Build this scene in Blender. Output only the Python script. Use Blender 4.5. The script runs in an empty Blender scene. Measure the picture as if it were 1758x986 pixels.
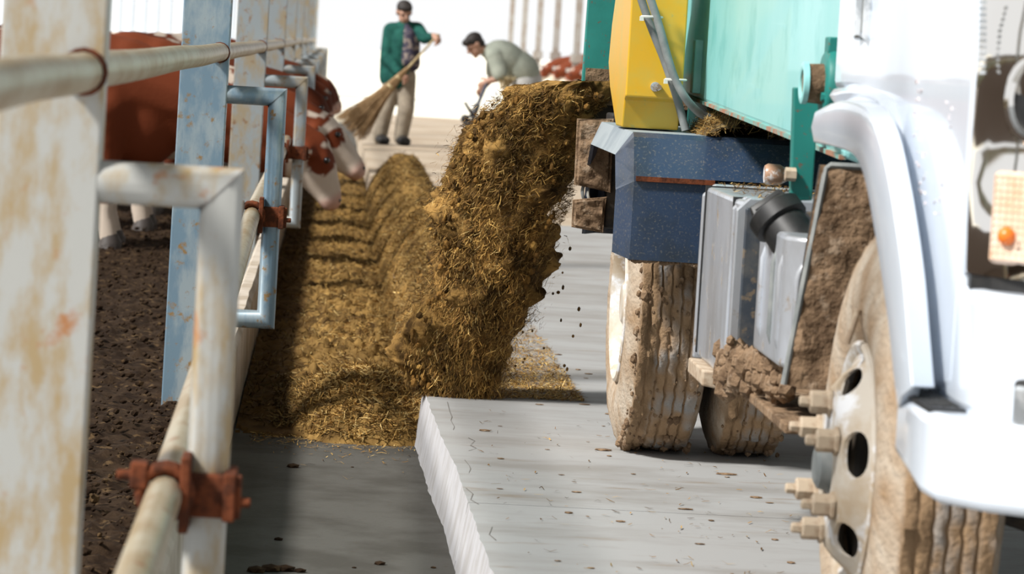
import bpy, bmesh, math, random
import numpy as np
from mathutils import Vector, Matrix, noise
random.seed(7); rng = np.random.default_rng(7)
scene = bpy.context.scene
COL = scene.collection
# ------------------------------------------------------------------ camera
F, PW, PH = 5500.0, 1758.0, 986.0
CAM = Vector((0, 0, 1.26))
yc = Vector(((578-PW/2)/F, (PH/2-62)/F, -1)).normalized()
zc = Vector((0.055, 1, 0)); zc = (zc - yc*zc.dot(yc)).normalized()
xc = yc.cross(zc)
RW = Matrix((xc, yc, zc))                      # camera axes -> world
def ray(px, py): return RW @ Vector(((px-PW/2)/F, (PH/2-py)/F, -1))
def at(px, py, Y):
    d = ray(px, py); return CAM + d*(Y/d.y)
def onz(px, py, z):
    d = ray(px, py); return CAM + d*((z-CAM.z)/d.z)
def onx(px, py, X):
    d = ray(px, py); return CAM + d*(X/d.x)
def onplane(px, py, o, n):
    d = ray(px, py); return CAM + d*((Vector(o)-CAM).dot(n)/d.dot(n))
cd = bpy.data.cameras.new('camera'); cam = bpy.data.objects.new('camera', cd); COL.objects.link(cam)
cam.matrix_world = Matrix.Translation(CAM) @ RW.to_4x4()
cd.sensor_width = 36; cd.lens = 36*F/PW; cd.clip_start = .05; cd.clip_end = 600
cd.dof.use_dof = True; cd.dof.focus_distance = 8.9; cd.dof.aperture_fstop = 7.8
scene.camera = cam
# ------------------------------------------------------------------ light
scene.view_settings.view_transform = 'Standard'; scene.view_settings.look = 'None'
scene.view_settings.gamma = 1; scene.view_settings.use_curve_mapping = False
scene.view_settings.exposure = 0.35
w = bpy.data.worlds.new('world'); scene.world = w; w.use_nodes = True
w.node_tree.nodes['Background'].inputs[0].default_value = (.98, .99, 1.0, 1)
w.node_tree.nodes['Background'].inputs[1].default_value = 0.80
sd = bpy.data.lights.new('sun', 'SUN'); sun = bpy.data.objects.new('sun', sd); COL.objects.link(sun)
sd.energy = 4.7; sd.angle = math.radians(8); sd.color = (1, .975, .935)
sun.rotation_euler = Vector((.62, .36, -.73)).to_track_quat('-Z', 'Y').to_euler()
sun.location = (-6, -2, 9)
# ------------------------------------------------------------------ materials
def mat(name, c1, c2=None, scale=8, lo=.42, hi=.62, rough=.6, metal=0., bump=0., bscale=40., c3=None, s3=20, lo3=.6, hi3=.7,
        stretch=(1,1,1), st3=(1,1,1), attr=None, coat=0., r3=None, trans=0.):
    m = bpy.data.materials.new(name); m.use_nodes = True; nt = m.node_tree; N = nt.nodes; L = nt.links
    b = N['Principled BSDF']; b.inputs['Roughness'].default_value = rough; b.inputs['Metallic'].default_value = metal
    b.inputs['Coat Weight'].default_value = coat; b.inputs['Transmission Weight'].default_value = trans
    tc = N.new('ShaderNodeTexCoord')
    def nz(sc, st, lo, hi, det=6):
        mp = N.new('ShaderNodeMapping'); mp.inputs['Scale'].default_value = st
        L.new(tc.outputs['Object'], mp.inputs[0])
        n = N.new('ShaderNodeTexNoise'); n.inputs['Scale'].default_value = sc; n.inputs['Detail'].default_value = det
        n.inputs['Roughness'].default_value = .62
        L.new(mp.outputs[0], n.inputs[0])
        r = N.new('ShaderNodeMapRange'); r.inputs[1].default_value = .5+(lo-.5)*.62; r.inputs[2].default_value = .5+(hi-.5)*.62
        L.new(n.outputs[0], r.inputs[0]); return r.outputs[0]
    def mix(f, a, bb):
        x = N.new('ShaderNodeMix'); x.data_type = 'RGBA'
        L.new(f, x.inputs[0])
        for k, v in ((6, a), (7, bb)):
            if isinstance(v, (tuple, list)): x.inputs[k].default_value = (*v, 1)
            else: L.new(v, x.inputs[k])
        return x.outputs[2]
    if attr:
        a = N.new('ShaderNodeAttribute'); a.attribute_name = attr; cur = a.outputs[0]
        if c2: cur = mix(nz(scale, stretch, lo, hi), cur, c2)
    else:
        cur = c1
        if c2: cur = mix(nz(scale, stretch, lo, hi), c1, c2)
    if c3:
        f3 = nz(s3, st3, lo3, hi3); cur = mix(f3, cur, c3)
        if r3 is not None:
            r = N.new('ShaderNodeMapRange'); r.inputs[3].default_value = rough; r.inputs[4].default_value = r3
            L.new(f3, r.inputs[0]); L.new(r.outputs[0], b.inputs['Roughness'])
    if isinstance(cur, tuple): b.inputs['Base Color'].default_value = (*cur, 1)
    else: L.new(cur, b.inputs['Base Color'])
    if bump:
        mp = N.new('ShaderNodeMapping'); mp.inputs['Scale'].default_value = stretch
        L.new(tc.outputs['Object'], mp.inputs[0])
        n = N.new('ShaderNodeTexNoise'); n.inputs['Scale'].default_value = bscale; n.inputs['Detail'].default_value = 5
        L.new(mp.outputs[0], n.inputs[0])
        bp = N.new('ShaderNodeBump'); bp.inputs['Strength'].default_value = min(1, bump); bp.inputs['Distance'].default_value = .01*bump
        L.new(n.outputs[0], bp.inputs['Height']); L.new(bp.outputs[0], b.inputs['Normal'])
    return m
MT = dict(
 galv=mat('galvanised_rusty', (.30,.34,.36), (.34,.28,.19), 14, .42, .68, .5, .25, .15, 60, (.24,.13,.06), 20, .62, .80, stretch=(1,1,.45), r3=.85),
 galv_near=mat('galvanised_tan', (.40,.40,.375), (.34,.25,.13), 13, .42, .66, .55, .1, .15, 50, (.36,.14,.035), 12, .64, .84, stretch=(1,1,.4), r3=.85),
 galv_blue=mat('galvanised_blue', (.17,.26,.335), (.31,.375,.41), 13, .40, .65, .42, .4, .15, 60, (.27,.17,.07), 24, .62, .78, stretch=(1,1,.35), r3=.8),
 rail=mat('rail_pipe', (.40,.35,.25), (.31,.23,.13), 16, .40, .66, .42, .3, .1, 40, (.26,.12,.045), 26, .66, .75, stretch=(1,.35,1)),
 rust=mat('rust', (.15,.045,.02), (.07,.025,.014), 30, .4, .6, .9, 0, .5, 90),
 kerb=mat('kerb_concrete', (.50,.44,.37), (.36,.30,.23), 5, .4, .65, .9, 0, .4, 40),
 slab=mat('slab_concrete', (.325,.325,.32), (.25,.24,.225), 3.2, .40, .72, .75, 0, .25, 60, (.22,.175,.13), 7, .66, .95, stretch=(.5,1.3,1), st3=(.45,1.8,1)),
 trough=mat('trough_concrete', (.085,.081,.072), (.058,.054,.046), 3.2, .38, .66, .8, 0, .3, 80, (.075,.065,.052), 40, .66, .80),
 step=mat('step_concrete', (.47,.465,.48), (.38,.365,.36), 18, .42, .7, .85, 0, .45, 50, stretch=(1,1,.35)),
 farfloor=mat('far_concrete', (.44,.36,.27), (.34,.26,.18), .9, .4, .65, .85, 0, .2, 10),
 yard=mat('yard_sand', (.86,.82,.70), (.80,.74,.60), .4, .4, .65, .9),
 crack=mat('crack_dark', (.17,.155,.14), rough=.95),
 dirt=mat('pen_dirt', (.033,.020,.0115), (.016,.009,.005), 16, .4, .62, .92, 0, .7, 60, (.085,.053,.026), 22, .62, .74),
 feed=mat('feed', (1,1,1), rough=.85, attr='Col', bump=.6, bscale=120),
 straw=mat('straw', (1,1,1), rough=.7, attr='Col'),
 mud=mat('mud', (.24,.158,.095), (.13,.082,.048), 14, .40, .62, .82, 0, .9, 70, (.30,.22,.15), 30, .60, .74),
 tyre=mat('muddy_tyre', (1,1,1), rough=.8, attr='Col', bump=.8, bscale=70),
 rim=mat('muddy_rim', (.52,.47,.40), (.42,.33,.23), 8, .38, .64, .65, 0, .2, 60, (.70,.71,.73), 9, .56, .68),
 nut=mat('muddy_nut', (.46,.37,.27), (.34,.25,.17), 30, .4, .6, .7, 0, .3, 90),
 white=mat('white_paint', (.68,.735,.81), (.64,.70,.78), 3, .4, .7, .22, 0, 0, 40, coat=.5),
 chrome=mat('chrome', (.80,.78,.75), rough=.06, metal=1),
 lens=mat('amber_lens', (.85,.66,.52), (.72,.44,.26), 9, .4, .7, .15, 0, 0, coat=.6),
 amber=mat('amber_bulb', (.85,.20,.02), rough=.3),
 black=mat('black_plastic', (.008,.008,.0085), (.018,.017,.016), 20, .45, .7, .5),
 blackmetal=mat('black_chassis', (.02,.018,.017), (.06,.045,.03), 10, .45, .65, .7, 0, .3, 50),
 green=mat('teal_paint', (.27,.63,.62), (.32,.66,.65), 3, .35, .7, .34, 0, .03, 20, (.20,.55,.54), 5, .55, .75, stretch=(1,1,.4), coat=.15),
 darkgreen=mat('dark_teal_paint', (.012,.17,.145), (.02,.22,.19), 4, .4, .7, .45, 0, .1, 40, (.12,.085,.06), 70, .68, .76),
 rustedge=mat('rust_edge', (.32,.15,.09), (.16,.33,.29), 18, .4, .6, .8),
 yellow=mat('yellow_paint', (.66,.36,.012), (.55,.38,.05), 5, .4, .7, .38, 0, .04, 30, (.45,.36,.08), 40, .72, .78),
 blue=mat('blue_fender', (.019,.038,.078), (.017,.026,.038), 5, .4, .7, .38, 0, .06, 30, (.15,.14,.12), 150, .58, .90, coat=.2),
 fendertop=mat('fender_dusty_top', (.30,.34,.36), (.20,.24,.27), 6, .4, .7, .5),
 alu=mat('aluminium_tank', (.56,.59,.64), (.44,.45,.47), 7, .4, .7, .3, .55, .05, 40, (.27,.21,.15), 13, .64, .78, stretch=(1,1,.35), r3=.8),
 darkalu=mat('dark_tank_face', (.05,.06,.075), (.10,.10,.10), 14, .45, .7, .4, .2, 0, 40, (.18,.14,.10), 30, .6, .7),
 hose=mat('grey_hose', (.16,.175,.175), (.25,.26,.25), 12, .4, .7, .6),
 tie=mat('cable_tie', (.62,.62,.56), rough=.5),
 skin=mat('skin', (.47,.27,.19), (.40,.22,.15), 30, rough=.6),
 hair=mat('hair', (.014,.011,.010), (.03,.022,.018), 60, rough=.7),
 jacket=mat('green_jacket', (.018,.095,.075), (.012,.065,.055), 14, rough=.85, bump=.5, bscale=22),
 shirt=mat('dark_print_shirt', (.035,.030,.055), (.25,.20,.17), 18, .56, .62, .85),
 khaki=mat('khaki_trousers', (.34,.29,.225), (.27,.23,.18), 10, rough=.9, bump=.5, bscale=18),
 sage=mat('sage_shirt', (.42,.45,.38), (.36,.39,.33), 10, rough=.9, bump=.6, bscale=16),
 paleg=mat('pale_trousers', (.60,.59,.57), (.50,.49,.47), 10, rough=.9, bump=.5, bscale=16),
 shoe=mat('dark_shoe', (.015,.014,.014), rough=.6),
 bamboo=mat('bamboo', (.42,.33,.17), (.33,.24,.11), 14, rough=.6),
 twig=mat('broom_twigs', (.30,.19,.09), (.22,.13,.055), 20, rough=.85),
 tooliron=mat('tool_iron', (.02,.02,.024), rough=.5, metal=.3),
 toolwood=mat('tool_wood', (.03,.035,.06), (.05,.05,.06), 20, rough=.6),
 cow=mat('cow_coat', (1,1,1), rough=.75, attr='Col', bump=.35, bscale=60),
 eye=mat('cow_eye', (.01,.008,.008), rough=.1),
 hoof=mat('hoof', (.05,.04,.035), rough=.6),
 clad=mat('white_cladding', (.80,.84,.90), (.76,.80,.87), 2, rough=.5),
 cladrib=mat('cladding_rib', (.58,.66,.78), rough=.5),
 roof=mat('roof_sheet', (.45,.47,.48), (.38,.40,.41), 2, rough=.6),
 farpost=mat('far_pale_post', (.30,.28,.26), (.25,.21,.18), 4, rough=.6),
 redmark=mat('faded_red_print', (.72,.60,.57), (.76,.72,.73), 50, rough=.4),
 lampglass=mat('lamp_glass', (.75,.78,.80), (.45,.48,.5), 25, .4, .6, .08, .6),
 marker=mat('marker_lamp', (.75,.72,.70), (.42,.25,.16), 22, .5, .62, .3),
)
for k_, s_ in dict(feed=.08, straw=.12, dirt=.08, mud=.15, tyre=.15, cow=.15, trough=.2, rust=.1, jacket=.1, khaki=.1, sage=.1, paleg=.1, kerb=.2).items():
    MT[k_].node_tree.nodes['Principled BSDF'].inputs['Specular IOR Level'].default_value = s_
# ------------------------------------------------------------------ helpers
def link(o, parent=None):
    COL.objects.link(o)
    if parent: o.parent = parent
    return o
def tag(o, label=None, cat=None, group=None, kind=None):
    if label: o['label'] = label
    if cat: o['category'] = cat
    if group: o['group'] = group
    if kind: o['kind'] = kind
    return o
def thing(name, loc, label, cat, group=None, kind=None):
    o = link(bpy.data.objects.new(name, None)); o.location = loc; o.empty_display_size = .1
    return tag(o, label, cat, group, kind)
def root_loc(p):
    v = Vector((0,0,0))
    while p: v += p.location; p = p.parent
    return v
class B:
    def __init__(s): s.v = []; s.f = []; s.mi = []
    def add(s, vs, fs, mi=0):
        n = len(s.v); s.v += [tuple(v) for v in vs]; s.f += [tuple(i+n for i in f) for f in fs]; s.mi += [mi]*len(fs); return s
    def box(s, x0, x1, y0, y1, z0, z1, mi=0):
        vs = [(x,y,z) for z in (z0,z1) for y in (y0,y1) for x in (x0,x1)]
        return s.add(vs, [(0,2,3,1),(4,5,7,6),(0,1,5,4),(2,6,7,3),(0,4,6,2),(1,3,7,5)], mi)
    def loft(s, A, Bp, mi=0, caps=True):
        n = len(A)
        fs = [(i,(i+1)%n,n+(i+1)%n,n+i) for i in range(n)]
        if caps: fs += [tuple(range(n))[::-1], tuple(range(n,2*n))]
        return s.add(list(A)+list(Bp), fs, mi)
    def px(s, poly, x0, x1, mi=0): return s.loft([(x0,a,b) for a,b in poly], [(x1,a,b) for a,b in poly], mi)
    def py(s, poly, y0, y1, mi=0): return s.loft([(a,y0,b) for a,b in poly], [(a,y1,b) for a,b in poly], mi)
    def pz(s, poly, z0, z1, mi=0): return s.loft([(a,b,z0) for a,b in poly], [(a,b,z1) for a,b in poly], mi)
    def rings(s, rs, closed=False, caps=True, mi=0):
        n = len(rs[0]); m = len(rs); vs = [p for r in rs for p in r]; fs = []
        for k in range(m if closed else m-1):
            a = k*n; b = ((k+1) % m)*n
            for i in range(n): fs.append((a+i, a+(i+1)%n, b+(i+1)%n, b+i))
        if caps and not closed: fs += [tuple(range(n))[::-1], tuple((m-1)*n+i for i in range(n))]
        return s.add(vs, fs, mi)
    def tube(s, path, r, n=12, mi=0, closed=False):
        P = [Vector(p) for p in path]; m = len(P); rs = []; up = None
        for i, p in enumerate(P):
            a = P[(i-1) % m] if (closed or i) else P[0]; b = P[(i+1) % m] if (closed or i < m-1) else P[-1]
            t = (b-a).normalized()
            if up is None:
                up = Vector((0,0,1)) if abs(t.z) < .9 else Vector((0,1,0))
            u = (up - t*up.dot(t)).normalized(); v = t.cross(u); up = u
            rr = r[i] if isinstance(r, (list, tuple)) else r
            rs.append([p + (u*math.cos(2*math.pi*k/n) + v*math.sin(2*math.pi*k/n))*rr for k in range(n)])
        return s.rings(rs, closed, True, mi)
    def lathex(s, prof, cy, cz, n=48, mi=0, closed=False, disp=None):
        rs = []
        for x, r in prof:
            rs.append([(x, cy+r*math.cos(2*math.pi*k/n), cz+r*math.sin(2*math.pi*k/n)) for k in range(n)])
        return s.rings(rs, closed, not closed, mi)
    def ball(s, c, r, sub=2, sc=(1,1,1), mi=0):
        bm = bmesh.new(); bmesh.ops.create_icosphere(bm, subdivisions=sub, radius=1)
        bm.verts.ensure_lookup_table()
        s.add([(c[0]+v.co.x*r*sc[0], c[1]+v.co.y*r*sc[1], c[2]+v.co.z*r*sc[2]) for v in bm.verts], [[v.index for v in f.verts] for f in bm.faces], mi)
        bm.free(); return s
    def mesh(s, name, off=Vector((0,0,0))):
        me = bpy.data.meshes.new(name)
        me.from_pydata([(v[0]-off.x, v[1]-off.y, v[2]-off.z) for v in s.v], [], s.f)
        bm = bmesh.new(); bm.from_mesh(me); bmesh.ops.recalc_face_normals(bm, faces=bm.faces); bm.to_mesh(me); bm.free()
        return me
    def out(s, name, m, parent=None, smooth=35, bevel=0, seg=2, world=True):
        off = root_loc(parent) if world else Vector((0,0,0))
        me = s.mesh(name, off)
        ms = m if isinstance(m, (list, tuple)) else [m]
        for k in ms: me.materials.append(MT[k])
        if len(ms) > 1: me.polygons.foreach_set('material_index', s.mi)
        if smooth:
            me.polygons.foreach_set('use_smooth', [True]*len(me.polygons)); me.set_sharp_from_angle(angle=math.radians(smooth))
        o = link(bpy.data.objects.new(name, me), parent)
        if bevel:
            b = o.modifiers.new('bevel', 'BEVEL'); b.width = bevel; b.segments = seg; b.limit_method = 'ANGLE'; b.angle_limit = math.radians(30)
        return o
def setcol(me, cols):
    a = me.color_attributes.new('Col', 'FLOAT_COLOR', 'POINT')
    c = np.ones((len(me.vertices), 4), np.float32); c[:, :3] = np.array(cols); a.data.foreach_set('color', c.ravel())
def fbm(p, o=4):
    return noise.fractal(Vector(p), .9, 2.1, o)
def lerp3(a, b, t): return tuple(a[i]+(b[i]-a[i])*t for i in range(3))
def blades_data(P, D, N, L, Wd, bend):
    """many little bent strips: two quads each"""
    n = len(P); D = D/np.linalg.norm(D, axis=1, keepdims=True)
    S = np.cross(D, N); S /= (np.linalg.norm(S, axis=1, keepdims=True)+1e-9)
    U = np.cross(S, D)
    V = np.zeros((n, 6, 3))
    for k, t in enumerate((-.5, 0, .5)):
        c = P + D*(L*t)[:, None] + U*((bend*L*(abs(t)*2-.5)))[:, None]
        ww = Wd*(1 if k == 1 else .55)
        V[:, 2*k] = c - S*ww[:, None]/2; V[:, 2*k+1] = c + S*ww[:, None]/2
    base = (np.arange(n)*6)[:, None, None]
    Fq = (np.array([[0,1,3,2],[2,3,5,4]])[None]+base).reshape(-1, 4)
    return V.reshape(-1, 3), Fq
STRAW = np.array([(.42,.262,.082),(.30,.170,.046),(.20,.104,.028),(.11,.058,.017),(.52,.37,.15),(.06,.034,.012)])
def straw_cols(n, wts):
    i = rng.choice(len(STRAW), n, p=np.array(wts)/sum(wts)); c = STRAW[i]*(0.75+.5*rng.random((n,1)))
    return c
# ------------------------------------------------------------------ the setting
PEN = .10; PLAT = .16; JY = 7.646
fl = B().box(-.30, .36, 1, 56, -.2, 0).out('floor', 'trough', smooth=0); tag(fl, kind='structure')
# raised drive-way: separate slabs with joints, edge slightly uneven
ext = [(2.0,.40),(6.6,.388),(7.3,.38),(8.3,.371),(9.0,.352),(9.94,.339),(14,.33),(20,.33),(56,.33)]
def edgex(y):
    for (a, xa), (b, xb) in zip(ext, ext[1:]):
        if y <= b: return xa+(xb-xa)*(y-a)/(b-a)
    return ext[-1][1]
def slab(y0, y1, m, step, n):
    b = B(); ys = [y0+(y1-y0)*i/n for i in range(n+1)]
    top = []; bot = []
    for y in ys:
        j = .005*fbm((y*9, 3, 0), 4) + .0025*fbm((y*30, 1, 0), 2)
        top.append((edgex(y)+j, y, PLAT)); bot.append((edgex(y)-.028+j*.8+.003*fbm((y*5, 8, 0), 3), y, -.02))
    ro = [(16, y, PLAT) for y in ys]
    vs = top+bot+ro; k = n+1
    b.add(vs, [(i, i+1, 2*k+i+1, 2*k+i) for i in range(n)], 0)
    b.add(vs, [(k+i, k+i+1, i+1, i) for i in range(n)], 1)
    b.add([(edgex(y0)-.02,y0,-.02),(16,y0,-.02),(16,y0,PLAT),(edgex(y0),y0,PLAT)], [(0,1,2,3)], 0)
    return b.out('slab', [m, step], fl, smooth=0)
slab(2, JY-.004, 'slab', 'step', 90); slab(JY+.004, 13.6, 'slab', 'step', 110); slab(13.61, 20, 'slab', 'step', 40); slab(20.01, 26, 'farfloor', 'farfloor', 20); slab(26.01, 47, 'farfloor', 'farfloor', 20)
B().box(.5, 16, 2, 47, -.02, PLAT-.012).out('slab_bed', 'crack', fl, smooth=0)
yd = B().box(-60, 60, 47.01, 300, -.25, .155).out('yard_ground', 'yard', smooth=0); tag(yd, kind='structure')
# crack ribbons along the edge of the slab
for pts in [[(768,690),(772,706),(776,716),(774,722),(780,733),(778,738)], [(804,752),(815,757),(808,765),(818,770),(805,774)], [(798,790),(806,800),(808,806),(805,812)],
            [(800,838),(812,848),(808,858),(822,866)], [(845,905),(840,918),(852,928)]]:
    b = B(); W = []
    for i, p in enumerate(pts):
        q = onz(*p, PLAT+.0012); W += [(q.x-.0008-.0012*random.random(), q.y, q.z), (q.x+.0008, q.y+.01*random.random(), q.z)]
    b.add(W, [(2*i, 2*i+1, 2*i+3, 2*i+2) for i in range(len(pts)-1)]); b.out('crack', 'crack', fl, smooth=0)
# kerb under the fence
b = B(); ys = np.linspace(2, 56, 240); rs = []
for y in ys:
    j = .006*fbm((y*3, 0, 0)); rs.append([(-.322,y,-.1),(-.322,y,.265+j*.5),(-.312,y,.275+j*.5),(-.275+j,y,.275+j*.6),(-.26+j,y,.255+j),(-.255+j*.4,y,-.1)])
kb = B().rings(rs).out('trim_1', 'kerb', smooth=30); tag(kb, kind='structure')
# pen ground: broken dry manure
def grid(name, x0, x1, y0, y1, nx, ny, hf, m, parent=None, colf=None):
    X = np.linspace(x0, x1, nx); Y = np.geomspace(y0, y1, ny)
    vs = [(x, y, hf(x, y)) for y in Y for x in X]
    fs = [(j*nx+i, j*nx+i+1, (j+1)*nx+i+1, (j+1)*nx+i) for j in range(ny-1) for i in range(nx-1)]
    me = bpy.data.meshes.new(name); me.from_pydata(vs, [], fs); me.polygons.foreach_set('use_smooth', [True]*len(fs)); me.materials.append(MT[m])
    if colf: setcol(me, [colf(*v) for v in vs])
    return link(bpy.data.objects.new(name, me), parent)
pg = grid('pen_ground', -3.0, -.315, 4.5, 47, 130, 520, lambda x, y: PEN-.02+.022*fbm((x*22, y*14, 0), 4)+.02*fbm((x*2, y*2, 4), 3), 'dirt'); tag(pg, kind='structure')
po = B().box(-40, -2.9, -5, 47, -.2, PEN-.01).out('pen_ground_outer', 'dirt', smooth=0); tag(po, kind='structure')
b = B()
for i in range(3600):
    y = 6*(20/6)**random.random(); x = random.uniform(-1.5, -.40); s = .0035+.011*random.random()**3
    b.ball((x, y, PEN-.01+random.random()*.02), s, 1, (random.uniform(.7,1.6), random.uniform(.7,1.6), random.uniform(.5,1)))
tag(b.out('dirt_clods', 'dirt', smooth=0), 'loose dark brown clods of dry manure on the pen ground', 'dirt', kind='stuff')
# unseen roof added to cut sky light, left edge kept back for the sun
rf = B().py([(-2.4,6.0),(5,7.4),(16,5.4),(16,5.5),(5,7.5),(-2.4,6.1)], -32, 47).out('unseen_roof', 'roof', smooth=0); tag(rf, kind='structure')
# white cladding far left with vertical ribs
cl = B().box(-11, -1.0, 58, 58.1, 0, 6).out('wall_back', 'clad', smooth=0); tag(cl, kind='structure')
rib = None
for i in range(44):
    x = -10.9+i*.225
    if rib is None: rib = B().box(-.018, .018, -.05, 0, 0, 6).out('rib', 'cladrib', cl, smooth=0)
    o = rib if i == 0 else link(rib.copy(), cl)
    o.location = (x, 58, 0)
# ------------------------------------------------------------------ feed fence on the left
POSTY = [4.61+5.35*i for i in range(10)]
fence = thing('feed_fence', (-.40, 4.61, PEN), 'rusty galvanised feed fence of wide channel posts, pipe rails and tube loops above the kerb', 'fence')
def postmesh(m, lean):
    b = B(); t = .012; x0, x1, d = -.475, -.326, .075
    prof = [(x0,0),(x1,0),(x1,d),(x1-t,d),(x1-t,t),(x0+t,t),(x0+t,d),(x0,d)]
    b.loft([(x+lean*1.3, y, 0) for x, y in prof], [(x-lean*1.2, y, 2.9) for x, y in prof])
    return b
for i, y in enumerate(POSTY):
    m = 'galv_near' if i == 0 else ('galv_blue' if i == 1 else 'galv')
    b = postmesh(m, -.006)
    b.v = [(p[0], p[1]+y, p[2]) for p in b.v]
    b.out('post', m, fence, smooth=0, bevel=.004)
    # rail bay
    zr = 1.188
    y0 = 2.3 if i == 0 else POSTY[i-1]+.06
    n = 14; P = [(-.357+.0008*math.sin(k*1.3+i), y0+(y+.06-y0)*k/n, zr+.0012*math.sin(k*.9+i*2)) for k in range(n+1)]
    B().tube(P, .0285, 16).out('top_rail', 'rail', fence, smooth=40)
    if 0 < i < 4: B().tube([(-.357, y-.008, zr), (-.357, y-.001, zr)], [.0315, .0325], 16).out('weld_ring', 'rust', fence, smooth=40)
    if i == 0: B().tube([(-.357, y-.010, zr), (-.357, y-.001, zr)], [.0315, .035], 16).out('weld_ring', 'rust', fence, smooth=40)
    # tube loop: mitred square-cornered pipe
    zt, zb, xo = (1.03, .36, -.152) if i != 1 else (1.06, .365, -.172)
    if i == 0: zt = 1.031; xo = -.152
    r = .031 if i == 0 else .0285
    xi = -.33; yy = y+.03
    def ring_h(x, z, sx): return None
    b = B(); n = 14
    def circ(f): return [f(math.cos(2*math.pi*k/n), math.sin(2*math.pi*k/n)) for k in range(n)]
    ringsL = [circ(lambda c, s: (xi, yy+r*s, zt+r*c)), circ(lambda c, s: (xo+r*c, yy+r*s, zt+r*c)),
              circ(lambda c, s: (xo+r*c, yy+r*s, zb-r*c)), circ(lambda c, s: (xi, yy+r*s, zb-r*c))]
    lm = 'galv_near' if i == 0 else ('galv_blue' if i == 1 else 'galv')
    b.rings(ringsL)
    lp = b.out('tube_loop', lm, fence, smooth=40)
    if i < 3:
        q = [circ(lambda c, s: (xo+(r+.0015)*c+d, yy+(r+.0015)*s, zt+(r+.0015)*c+d)) for d in (-.004, .004)]
        B().rings(q).out('weld_bead', 'rust', lp, smooth=0)
    # lower rail and rusty clamp
    lz = .594+.0187*(y-4.61)
    if y > 12: lz = .70
    lx = -.21 if i == 0 else -.232
    if i < 6:
        if i == 0: A, Z = (-.208, 2.9, .575), (lx, y+.1, lz)
        else: A, Z = (pl[0], pl[1], pl[2]), (lx, y+.1, lz)
        P = [Vector(A).lerp(Vector(Z), k/8) for k in range(9)]
        lr = B().tube(P, .026, 14).out('lower_rail', 'rail' if i != 1 else 'rail', fence, smooth=40)
        pl = Z
        b = B(); R2 = .036
        # saddle round the rail
        for yq in (y-.04, y-.012):
            b.tube([(lx+R2*math.cos(a), yq, lz+R2*math.sin(a)) for a in [math.pi*k/8 for k in range(16)]], .009, 6, closed=True)
        b.box(lx+.022, lx+.036, y-.06, y+.012, lz-.055, lz+.055)
        b.box(lx-.05, lx-.025, y-.05, y-.005, lz+.005, lz+.042)
        b.box(lx+.03, xo+r+.02, y-.022, y+.004, lz-.036, lz+.026)
        b.box(xo+r-.006, xo+r+.012, y-.03, y+.07, lz-.04, lz+.03)
        b.tube([(lx-.07, y-.03, lz+.022), (lx+.02, y-.03, lz+.022)], .008, 8)
        b.tube([(xo+r, y-.015, lz-.012), (xo+r+.034, y-.015, lz-.012)], .008, 8)
        b.out('clamp', 'rust', fence, smooth=0, bevel=.003)
# ------------------------------------------------------------------ far right fence, same kind, pale in the glare
ff = thing('feed_fence', (4.2, 48, PLAT), 'pale far feed fence with tall posts and a low rail beyond the stooping worker', 'fence')
for y in (50.6, 56, 61.4, 66.8, 72.2, 77.6):
    B().box(4.14, 4.26, y, y+.1, PLAT, 4.2).out('post', 'farpost', ff, smooth=0)
    B().box(4.10, 4.30, y-.04, y+.14, 1.05, 1.2).out('rail_bracket', 'farpost', ff, smooth=0)
B().box(4.12, 4.2, 44, 80, .86, .93).out('top_rail', 'farpost', ff, smooth=0)
B().box(4.12, 4.3, 44, 80, PLAT-.02, .42).out('kerb', 'kerb', ff, smooth=0)
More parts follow.
